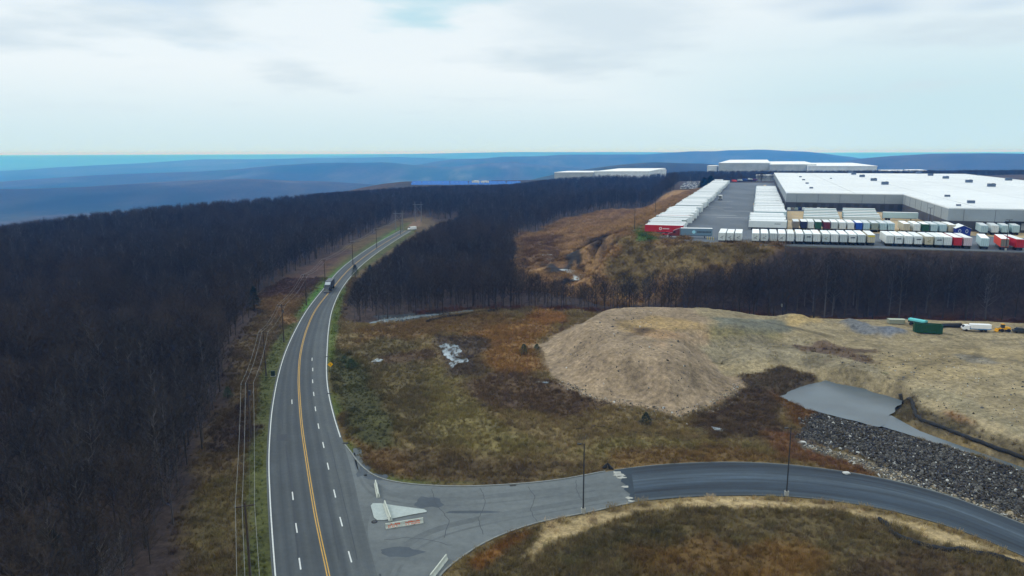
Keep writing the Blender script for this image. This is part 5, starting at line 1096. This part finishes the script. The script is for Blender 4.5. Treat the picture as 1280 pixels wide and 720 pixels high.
for y in (1.2, 6.4):
    for s_ in (-1, 1): b = MB(); b.tube([(s_*1.1, y, .45), (s_*.75, y, .45)], .45, mBlk, 12); b.build('wheel', t)
b = MB(); b.box(-.4, .4, .1, 7, .6, .947, mDk); b.build('chassis', t)
# blue gabled shed with a white roof, small white canopy behind
p = lotp(1203.5, 294.8); mBl = mat('shed_blue', lin((26, 46, 128)), .6, .1, 1); t = thing('blue_shed', 'dark blue gabled shed with a white roof between the trailer rows', 'shed', (p[0], p[1], LOTH+.06), LRZ)
b = MB(); n = [(-2.7, 0), (2.7, 0), (2.7, 3.0), (0, 4.2), (-2.7, 3.0)]; b.v = [(x, 0, z_) for x, z_ in n]+[(x, 9, z_) for x, z_ in n]; b.f = [(0, 1, 2, 3, 4), (9, 8, 7, 6, 5)]+[(k+5, (k+1) % 5+5, (k+1) % 5, k) for k in range(5)]; b.mats = [mBl]; b.m = [0]*7; b.build('shed_body', t)
b = MB()
for s_ in (-1, 1): b.face([(0, -.3, 4.32), (s_*3.0, -.3, 3.0), (s_*3.0, 9.3, 3.0), (0, 9.3, 4.32)], mWhiteT); b.face([(0, -.3, 4.22), (0, 9.3, 4.22), (s_*3.0, 9.3, 2.9), (s_*3.0, -.3, 2.9)], mWhiteT); b.face([(0, -.3, 4.22), (s_*3.0, -.3, 2.9), (s_*3.0, -.3, 3.0), (0, -.3, 4.32)], mWhiteT)
b.build('roof', t)
for s_ in (-1, 1):
    b = MB()
    for a in np.linspace(0, 2*math.pi, 15)[:-1]: a2 = a+2*math.pi/14; b.face([(s_*1.3+.5*math.cos(a), -.02, 1.9+.8*math.sin(a)), (s_*1.3+.5*math.cos(a2), -.02, 1.9+.8*math.sin(a2)), (s_*1.3+.36*math.cos(a2), -.02, 1.9+.62*math.sin(a2)), (s_*1.3+.36*math.cos(a), -.02, 1.9+.62*math.sin(a))], mWhiteT)
    b.build('window_surround', t)
p = lotp(1211, 286); t = thing('dock_shelter', 'small white roofed shelter behind the blue shed', 'shelter', (p[0], p[1], LOTH+.06), LRZ)
b = MB(); b.xprism([(-.2, 4.6), (5, 5.6), (5, 5.75), (-.2, 4.75)], -2.6, 2.6, mWhiteT); b.build('roof', t); b = MB(); b.box(-2.2, 2.2, 1.2, 4.6, 0, 4.5, mWallD); b.build('shelter_body', t)
# pale yellow posts and barrels near the yard corner
for k in range(4):
    p = lotp(884+k*2.6, 299.6+k*.3); b = MB(); b.tube([(0, 0, 0), (0, 0, 1.1)], .14, mat('pale_yellow_paint', lin((190, 176, 110)), .6, .1, 1), 8); b.tube([(0, 0, 1.1), (0, 0, 1.16)], [.14, .06], MATS['pale_yellow_paint'], 8); o = b.build('bollard', None, False, (p[0], p[1], LOTH+.03)); tag(o, 'pale yellow bollard in the short line left of the three apart trailers', 'bollard', 'yellow bollards at the yard corner')
# dirt yard: container, tarp, truck, loader, shed
def yp(x, y): return G(x, y)
def facing(p, q): d = q-p; return math.atan2(d[1], d[0])
p, q = yp(1143, 415), yp(1178, 418.5); p2 = (p+q)/2; p2[2] = min(p[2], q[2]); l = np.linalg.norm((q-p)[:2]); mGC = mat('container_green', lin((20, 66, 42)), .55, .15, 1)
t = thing('roll_off_container', 'long dark green open top container on the dirt yard', 'container', p2, facing(p, q)); 
b = MB(); b.box(-l/2, l/2, -.05, .05, .25, 2.9, mGC); b.box(-l/2, l/2, 2.35, 2.45, .25, 2.9, mGC); b.box(-l/2, -l/2+.1, .05, 2.35, .25, 2.9, mGC); b.box(l/2-.1, l/2, .05, 2.35, .25, 2.9, mGC); b.box(-l/2+.1, l/2-.1, .05, 2.35, .2, .35, mGC); b.build('container_body', t)
b = MB(); n = int(l/1.1); [b.box(-l/2+(k+.5)*l/n-.07, -l/2+(k+.5)*l/n+.07, -.14, -.052, .25, 2.85, mGC) for k in range(n)]; b.build('rib', t)
b = MB(); b.box(-l/2-.05, l/2+.05, -.16, .08, 2.902, 3.02, mGC); b.build('top_rail', t)
for x in (-l/2+.8, l/2-.8): b = MB(); b.tube([(x, -.1, .14), (x, 2.5, .14)], .14, mDk, 8); b.build('roller', t)
p, q = yp(1145, 409.5), yp(1166, 412); p2 = (p+q)/2; l = np.linalg.norm((q-p)[:2]); mTq = mat('turquoise_tarp', lin((90, 176, 178)), .6, .1, 1)
t = thing('covered_trailer', 'low trailer under a turquoise tarp behind the green container', 'trailer', p2+np.array([0, 4, 0]), facing(p, q)); b = MB(); b.xprism([(-1.2, 1.5), (-1.1, 2.0), (0, 2.2), (1.1, 2.0), (1.2, 1.5)], -l/2, l/2, mTq); b.build('tarp', t); b = MB(); b.box(-l/2, l/2, -1.15, 1.15, .9, 1.497, mDk); b.build('trailer_bed', t)
for x in (-l/3, l/3): b = MB(); b.tube([(x, -1.1, .45), (x, 1.1, .45)], .45, mBlk, 12); b.build('wheel_axle', t)
p, q = yp(1166, 411.5), yp(1203, 410.5); b = MB(); b.tube([(p[0], p[1]+1, p[2]+.75), ((p[0]+q[0])/2, (p[1]+q[1])/2+1, p[2]+.75), (q[0], q[1]+1, q[2]+.8)], .7, mSock, 12); o = b.build('black_pipe', smooth=True); tag(o, 'long black pipe lying between the green container and the white tanker truck', 'pipe')
p, q = yp(1206, 413), yp(1241, 415); l = np.linalg.norm((q-p)[:2]); p2 = p.copy()
t = thing('flatbed_truck', 'white truck with a long white body parked at the back of the dirt yard', 'truck', p2, facing(p, q)-math.pi/2); t.scale = (.8, .9, .72)
b = MB(); b.xprism([(0, .6), (-.9, .7), (-1, 1.5), (-.3, 2.5), (1.1, 2.55), (1.1, .6)], -1.15, 1.15, mVan); b.f = b.f; b.build('cab', t); b = MB(); b.face([(-1, -.93, 1.62), (1, -.93, 1.62), (.95, -.38, 2.4), (-.95, -.38, 2.4)], mGlass); b.build('windshield', t)
b = MB(); b.box(-1.25, 1.25, 1.4, l, 1.3, 3.0, mVan, .3); b.build('load_body', t); b = MB(); b.box(-1.2, 1.2, 1.3, l-.1, .9, 1.297, mat('pale_blue_skirt', lin((84, 130, 176)), .5, .1, 1)); b.build('skirt', t)
for y in (.1, l-3, l-1.7):
    for s_ in (-1, 1): b = MB(); b.tube([(s_*1.2, y, .45), (s_*.8, y, .45)], .45, mBlk, 12); b.build('wheel', t)
p, q = yp(1247, 414.5), yp(1263, 414.5); l = np.linalg.norm((q-p)[:2]); mLd = mat('loader_yellow', lin((222, 160, 24)), .5, .1, 1)
t = thing('wheel_loader', 'yellow wheel loader at the right end of the dirt yard', 'loader', (p+q)/2, facing(p, q)-math.pi/2); t.scale = (.8,)*3
b = MB(); b.xprism([(-.1, .9), (-.1, 1.9), (1.9, 1.8), (2.1, .9)], -.7, .7, mLd); b.build('engine_body', t); b = MB(); b.box(-.6, .6, -1.3, -.12, .9, 1.5, mLd); b.box(-.58, .58, -1.2, -.15, 1.503, 2.9, mGlass); b.box(-.66, .66, -1.3, -.1, 2.903, 3.0, mLd); b.build('cab', t)
b = MB(); [b.tube([(s_*.5, -1.2, 1.2), (s_*.5, -2.0, 1.1), (s_*.5, -2.6, .6)], .12, mLd, 6) for s_ in (-1, 1)]; b.build('lift_arm', t); b = MB(); b.xprism([(-3.2, .1), (-2.6, .2), (-2.5, 1.1), (-2.7, 1.1), (-2.8, .4), (-3.2, .2)], -1.2, 1.2, mLd); b.build('bucket', t)
for y in (-1.1, 1.2):
    for s_ in (-1, 1): b = MB(); b.tube([(s_*1.15, y, .65), (s_*.72, y, .65)], .65, mBlk, 14); b.build('wheel', t)
p = yp(1276, 416); t = thing('parked_car', 'dark vehicle at the right edge of the dirt yard beyond the yellow loader', 'car', p, R(70)); car(t, mDk)
p = yp(1119.5, 404.5); t = thing('site_shed', 'small pale site shed near the grey gravel heap', 'shed', p, R(-8)); b = MB(); b.box(-2.4, 2.4, -1.1, 1.1, .15, 1.5, mat('pale_shed_paint', lin((138, 142, 124)), .7, .08, 1)); b.build('shed_body', t); b = MB(); b.xprism([(-1.25, 1.503), (0, 1.75), (1.25, 1.503)], -2.5, 2.5, mat('pale_shed_roof', lin((158, 164, 148)), .7, .08, 1)); b.build('roof', t)
# ------------------------------------------------------------------ beyond the yard
mPW = mat('far_white_roof', (.7, .73, .74), .7, .1, .02); mPG = mat('far_grey_wall', lin((164, 170, 168)), .8, .2, .05); mPW2 = mat('far_white_wall', lin((206, 214, 216)), .8, .2, .05)
def far_house(x0, x1, ytop, ybase, Y, depth, wall, label, roofh=None, slope=0):
    A = pxd(x0, ybase, Y); B_ = pxd(x1, ybase, Y+slope); top = pxd((x0+x1)/2, ytop, Y)[2]; g_ = min(float(hfun(A[0], A[1])), float(hfun(B_[0], B_[1])), A[2])-1
    t = thing('distant_warehouse', label, 'warehouse', (A[0], A[1], g_)); d = (B_-A)[:2]; l = np.linalg.norm(d); e = d/l; n_ = AX[:2]
    P = [(0, 0), tuple(d), tuple(d+n_*depth), tuple(n_*depth)]; wt = pxd((x0+x1)/2, roofh or (ytop+1), Y)[2]-g_
    b = MB(); b.prism(P, 0, wt, wall); b.build('wall', t); b = MB(); P2 = [(-.5, -.5)]+[tuple(d+np.array([.5, -.5])), tuple(d+n_*depth), tuple(n_*depth)]; b.prism(P2, wt+.003, wt+1.2, mPW); b.build('roof', t)
    n = max(3, int(l/18)); b = MB()
    for k in range(n): q = e*(k+.3)*l/n; b.prism([tuple(q-n_*.1), tuple(q+e*5-n_*.1), tuple(q+e*5+n_*.3), tuple(q+n_*.3)], 1, wt*.45, mConD)
    b.build('dock_doors', t); return t
far_house(898, 962, 200, 212.5, 1480, 560, mPG, 'long distant warehouse with a beige grey front left of the whitest one', 204.2)
far_house(962, 1020, 201.5, 213, 1450, 420, mPG, 'distant grey fronted warehouse in the middle of the far group', 206, 10)
far_house(1010, 1096, 204.5, 213.5, 1420, 400, mPW2, 'whitest distant warehouse at the right end of the far group', 208, -20)
far_house(1104, 1135, 213.5, 216, 1300, 60, mPW2, 'low distant white building just right of the far warehouse group', 214)
far_house(1138, 1158, 212.5, 215.5, 1330, 60, mPW2, 'smaller low distant building above the middle of the warehouse roof', 213.5)
far_house(884, 896, 207, 209.5, 1500, 60, mPW2, 'tiny distant white building left of the far warehouse group', 208)
far_house(743, 811, 212, 217, 1395, 260, mPW2, 'long low white building on the distant ridge left of the yard', 214.8)
far_house(693, 741, 215.3, 217.6, 1385, 100, mPG, 'low pale building beside the long white one on the distant ridge', 216)
far_house(826, 832, 212.2, 214.6, 1390, 12, mPW2, 'tiny white building alone on the ridge right of the long white one', 213)
far_house(590, 596, 226.3, 230.3, 1380, 14, mPW2, 'left one of two tiny white cabins among the distant blue panels', 227)
far_house(601, 608, 226.5, 230, 1380, 14, mPW2, 'right one of two tiny white cabins among the distant blue panels', 227.2)
far_house(891, 903, 225.4, 228.5, 845, 14, mPG, 'small grey roofed building behind the far end of the long trailer row', 226)
far_house(945, 975, 218.8, 223, 905, 20, mPG, 'low grey building with a white roof beyond the far end of the yard', 220)
# blue panels on the far plateau
mPan = mat('blue_solar_glass', lin((24, 92, 168)), .7, .15, .2, spec=.6); nrow = 46; mPan2 = mat('pale_panel_frame', lin((120, 140, 170)), .6, .1, 1)
for k in range(nrow):
    x = 518+(k % 23)*5.9+random.uniform(-.6, .6); row = k // 23; Y = [1345, 1400][row]; q = pxd(x, 230, Y); z_ = float(hfun(q[0], q[1])); top = pxd(x, [228.6, 226.3][row]+.022*(0)+max(0, (x-610)*.01), Y)[2]
    base = min(z_, top-4); t = thing('solar_table', 'blue solar table in the distant field at the edge of the plateau', 'solar panel', (q[0], q[1], base), 0, 'blue solar tables on the far plateau')
    w_ = 3.6+2*random.random(); hh = top-base; b = MB(); b.xprism([(-3, hh-3.4), (3, hh), (3, hh+.2), (-3, hh-3.2)], -w_, w_, mPan); b.build('panel', t); b = MB(); b.box(-w_*.3, w_*.2, 2.9, 3.0, hh, hh+.9, mPan2); b.build('inverter_box', t) if k % 3 == 0 else None; b = MB(); [b.tube([(s_*w_*.7, 0, -.5), (s_*w_*.7, 0, hh-1.8)], .15, mChr, 4) for s_ in (-1, 1)]; b.build('leg', t)
# car park left of the long row
cc = [(.6, .62, .64), (.3, .34, .38), (.5, .56, .6), (.1, .12, .16), (.62, .66, .7)]
CP = [G(*q) for q in [(852, 236), (878, 236), (880, 228), (854, 228)]]
cpz = hfun(865*0+CP[0][0], CP[0][1]); cmats = [mat(f'car_paint_{n_}', c, .35, .05, 1, spec=.5) for n_, c in zip(('white', 'grey', 'silver', 'dark', 'pale'), cc)]
carp = []
for i, m in enumerate(cmats):
    t = thing('parked_car', 'car in the crowded distant car park left of the long trailer row', 'car', (0, 0, 0), 0, 'cars in the distant car park'); car(t, m); carp.append(t)
n = 0
for r_i, y in enumerate([236, 234.2, 232.6, 231, 229.6, 228.3]):
    for x in np.arange(851+r_i*1.2, 876+r_i*.6, 2.9):
        p = px(x, y, 19); p[2] = float(hfun(p[0], p[1]))
        src = carp[n % 5]; t = src if n < 5 else dup(src, p, 0, src['label']); t.location = tuple(map(float, p)); t.rotation_euler = (0, 0, LRZ+random.uniform(-.1, .1)+(math.pi if n % 2 else 0)); n += 1
pts = [px(848, 238, 17)[:2], px(880, 238, 17)[:2], px(882, 226.5, 17)[:2], px(856, 226.5, 17)[:2]]
b = MB(); b.tube([(-.1, 0, 0), (.1, 0, 0)], .36, mBlk, 8); WHM = b.mesh('wheel')
# a low boundary line of brush and parked equipment at the far end of the yard
for k, (x, y, c) in enumerate([(918, 226.5, 'orange'), (925, 225.5, 'white'), (931, 225, 'blue'), (944, 225, 'maroon'), (938, 224.4, 'white')]):
    p = lotp(x, y+.8); t = thing('parked_car', f'{["orange", "first white", "blue", "maroon", "second white"][k]} van at the far end of the yard lane', 'van', (p[0], p[1], LOTH+.03), LRZ+1.3)
    b = MB(); b.xprism([(-2.8, .4), (-2.8, 1.2), (-2.0, 1.5), (-1.5, 2.3), (2.8, 2.4), (2.8, .4)], -1, 1, pm(c)); b.build('van_body', t); [link('wheel', WHM, t, (s_*.95, yy, .36)) for s_ in (-1, 1) for yy in (-1.8, 1.8)]
# crates and pallets against the dark warehouse base
for k in range(12):
    x = 986+k*4.6; p = lotp(x, 263.0); c = ['white', 'tan', 'grey green', 'navy'][k % 4]
    b = MB(); b.box(-1, 1, -.8, .8, .15, 1.3, pm(c), .08); b.box(-1.05, 1.05, -.85, .85, 0, .147, mWood); b.box(-.8, .8, -.6, .6, 1.303, 1.7, pm(c), .08); o = b.build('pallet_load', None, False, (p[0], p[1], LOTH+.06)); o.rotation_euler = (0, 0, LRZ); tag(o, 'wrapped pallet load in the line against the dark base of the warehouse', 'pallet', 'pallet loads along the warehouse wall')
# ------------------------------------------------------------------ light and air
W = bpy.data.worlds.new('World'); S.world = W; W.use_nodes = True; nt = W.node_tree; nt.nodes.clear(); L = nt.links
sk = nd(nt, 'ShaderNodeTexSky', sky_type='NISHITA'); sk.sun_disc = False; sk.sun_elevation = R(42); sk.sun_rotation = R(285); sk.air_density = 1.0; sk.dust_density = .3; sk.ozone_density = 3
b1 = nd(nt, 'ShaderNodeBackground'); b1.inputs[1].default_value = .13; L.new(sk.outputs[0], b1.inputs[0])
tc = nd(nt, 'ShaderNodeTexCoord'); sx = nd(nt, 'ShaderNodeSeparateXYZ'); L.new(tc.outputs['Generated'], sx.inputs[0])
def M(op, a, b=None, c=None):
    n = nd(nt, 'ShaderNodeMath', operation=op)
    for k, v in enumerate((a, b, c)):
        if v is None: continue
        if isinstance(v, (int, float)): n.inputs[k].default_value = v
        else: L.new(v, n.inputs[k])
    return n.outputs[0]
zz = M('MAXIMUM', sx.outputs[2], .0); den = M('ADD', zz, .10)
cx = nd(nt, 'ShaderNodeCombineXYZ'); L.new(M('DIVIDE', sx.outputs[0], den), cx.inputs[0]); L.new(M('DIVIDE', sx.outputs[1], den), cx.inputs[1])
def wn(sc, off, det=5, ro=.55):
    mp = nd(nt, 'ShaderNodeMapping'); mp.inputs['Location'].default_value = off; L.new(cx.outputs[0], mp.inputs[0])
    n = nd(nt, 'ShaderNodeTexNoise'); n.inputs['Scale'].default_value = sc; n.inputs['Detail'].default_value = det; n.inputs['Roughness'].default_value = ro; L.new(mp.outputs[0], n.inputs['Vector']); return n.outputs['Fac']
def ramp(src, a, b, lo=0, hi=1):
    r = nd(nt, 'ShaderNodeMapRange', interpolation_type='SMOOTHSTEP')
    for k, v in (('From Min', a), ('From Max', b), ('To Min', lo), ('To Max', hi)): r.inputs[k].default_value = v
    L.new(src, r.inputs[0]); return r.outputs[0]
nA = wn(.50, (3.1, 1.7, 0), 3); nB = wn(.95, (7.3, 2.2, 0), 4, .5); nC = wn(2.2, (2.3, 9.2, 0), 3, .5)
cover = ramp(nA, .30, .46, .35, 1)                # thick cloud cover with few gaps
shade = M('MAXIMUM', ramp(nB, .50, .72, 0, .9), ramp(nC, .58, .8, 0, .2))      # grey undersides
low = ramp(sx.outputs[2], .0, .12, .75, 0)        # the sky pales to cyan towards the horizon
east = M('MULTIPLY', ramp(sx.outputs[0], -.1, .5), ramp(sx.outputs[2], .05, .2, 1, 0))
thin = M('MAXIMUM', low, M('MULTIPLY', east, .9))
mixw = nd(nt, 'ShaderNodeMix', data_type='RGBA'); mixw.inputs['A'].default_value = (.86, .94, .98, 1); mixw.inputs['B'].default_value = (.56, .78, .86, 1); L.new(thin, mixw.inputs['Factor'])
mixc = nd(nt, 'ShaderNodeMix', data_type='RGBA'); L.new(mixw.outputs['Result'], mixc.inputs['A']); mixc.inputs['B'].default_value = (.64, .76, .84, 1); L.new(M('MULTIPLY', shade, ramp(sx.outputs[2], .02, .12)), mixc.inputs['Factor'])
def blob(x, y, r0, r1, col, amt, sy=1.0):
    d = ray(x, y); d = d/np.linalg.norm(d); v = nd(nt, 'ShaderNodeVectorMath', operation='SUBTRACT'); L.new(tc.outputs['Generated'], v.inputs[0]); v.inputs[1].default_value = tuple(d)
    w_ = nd(nt, 'ShaderNodeVectorMath', operation='MULTIPLY'); L.new(v.outputs[0], w_.inputs[0]); w_.inputs[1].default_value = (1, 1, sy); l_ = nd(nt, 'ShaderNodeVectorMath', operation='LENGTH'); L.new(w_.outputs[0], l_.inputs[0])
    f = ramp(M('ADD', l_.outputs['Value'], M('MULTIPLY', M('SUBTRACT', nC, .5), .22)), r0, r1, amt, 0); m_ = nd(nt, 'ShaderNodeMix', data_type='RGBA'); L.new(f, m_.inputs['Factor']); L.new(mixc.outputs['Result'], m_.inputs['A']); m_.inputs['B'].default_value = (*col, 1); return m_
mixc = blob(535, -8, .03, .11, (.50, .76, .86), .85, 2.2)     # a blue gap in the cloud deck
mixc = blob(755, 22, .03, .18, (.66, .78, .86), .8, 2.6)      # a grey cloud base
b2 = nd(nt, 'ShaderNodeBackground'); L.new(ramp(sx.outputs[2], .22, 1, 1.0, 1.75), b2.inputs[1]); L.new(mixc.outputs['Result'], b2.inputs[0])
b3 = nd(nt, 'ShaderNodeMixShader')
hz = ramp(sx.outputs[2], .0, .16, .25, 0)
cv = M('MAXIMUM', M('MULTIPLY', cover, .96), ramp(sx.outputs[2], .10, .22, 1, 0))
L.new(cv, b3.inputs[0]); L.new(b1.outputs[0], b3.inputs[1]); L.new(b2.outputs[0], b3.inputs[2])
wo = nd(nt, 'ShaderNodeOutputWorld'); L.new(b3.outputs[0], wo.inputs[0])
sun = bpy.data.lights.new('sun', 'SUN'); sun.energy = 1.1; sun.angle = R(14); sun.color = (1, .96, .9)
so = bpy.data.objects.new('sun', sun); COL.objects.link(so)
sdv = Vector((-math.cos(R(42))*.96, math.cos(R(42))*.27, math.sin(R(42)))); so.rotation_euler = sdv.to_track_quat('Z', 'Y').to_euler(); so.location = (0, 0, 200)
print('Z', ZZ.min(), ZZ.max());zmin = float(ZZ.min())-1.5; zmax = float(ZZ.max())+1.5; zmax = max(zmax, 62)
hb = MB(); hb.box(-52500, 52500, -52500, 62500, zmin, zmax, None)
hm = bpy.data.materials.new('haze_air'); hm.use_nodes = True; n_ = hm.node_tree; n_.nodes.clear()
pv = n_.nodes.new('ShaderNodeVolumePrincipled'); pv.inputs['Color'].default_value = (.05, .34, 1, 1); pv.inputs['Density'].default_value = 1.3e-4; pv.inputs['Absorption Color'].default_value = (1, 1, 1, 1); pv.inputs['Anisotropy'].default_value = 0
om = n_.nodes.new('ShaderNodeOutputMaterial'); n_.links.new(pv.outputs[0], om.inputs['Volume'])
hb.mats = [hm]; ho = hb.build('haze'); struct(ho, 'stuff')
vs = S.view_settings; vs.view_transform = 'Standard'; vs.look = 'None'; vs.exposure = 0; vs.gamma = 1; vs.use_curve_mapping = False
cy = S.cycles; cy.use_denoising = True; cy.max_bounces = 4; cy.diffuse_bounces = 2; cy.glossy_bounces = 2; cy.volume_bounces = 2; cy.transparent_max_bounces = 8; cy.caustics_reflective = False; cy.caustics_refractive = False
cy.use_adaptive_sampling = True; cy.adaptive_threshold = .015
try: cy.denoiser = 'OPENIMAGEDENOISE'
except Exception: pass
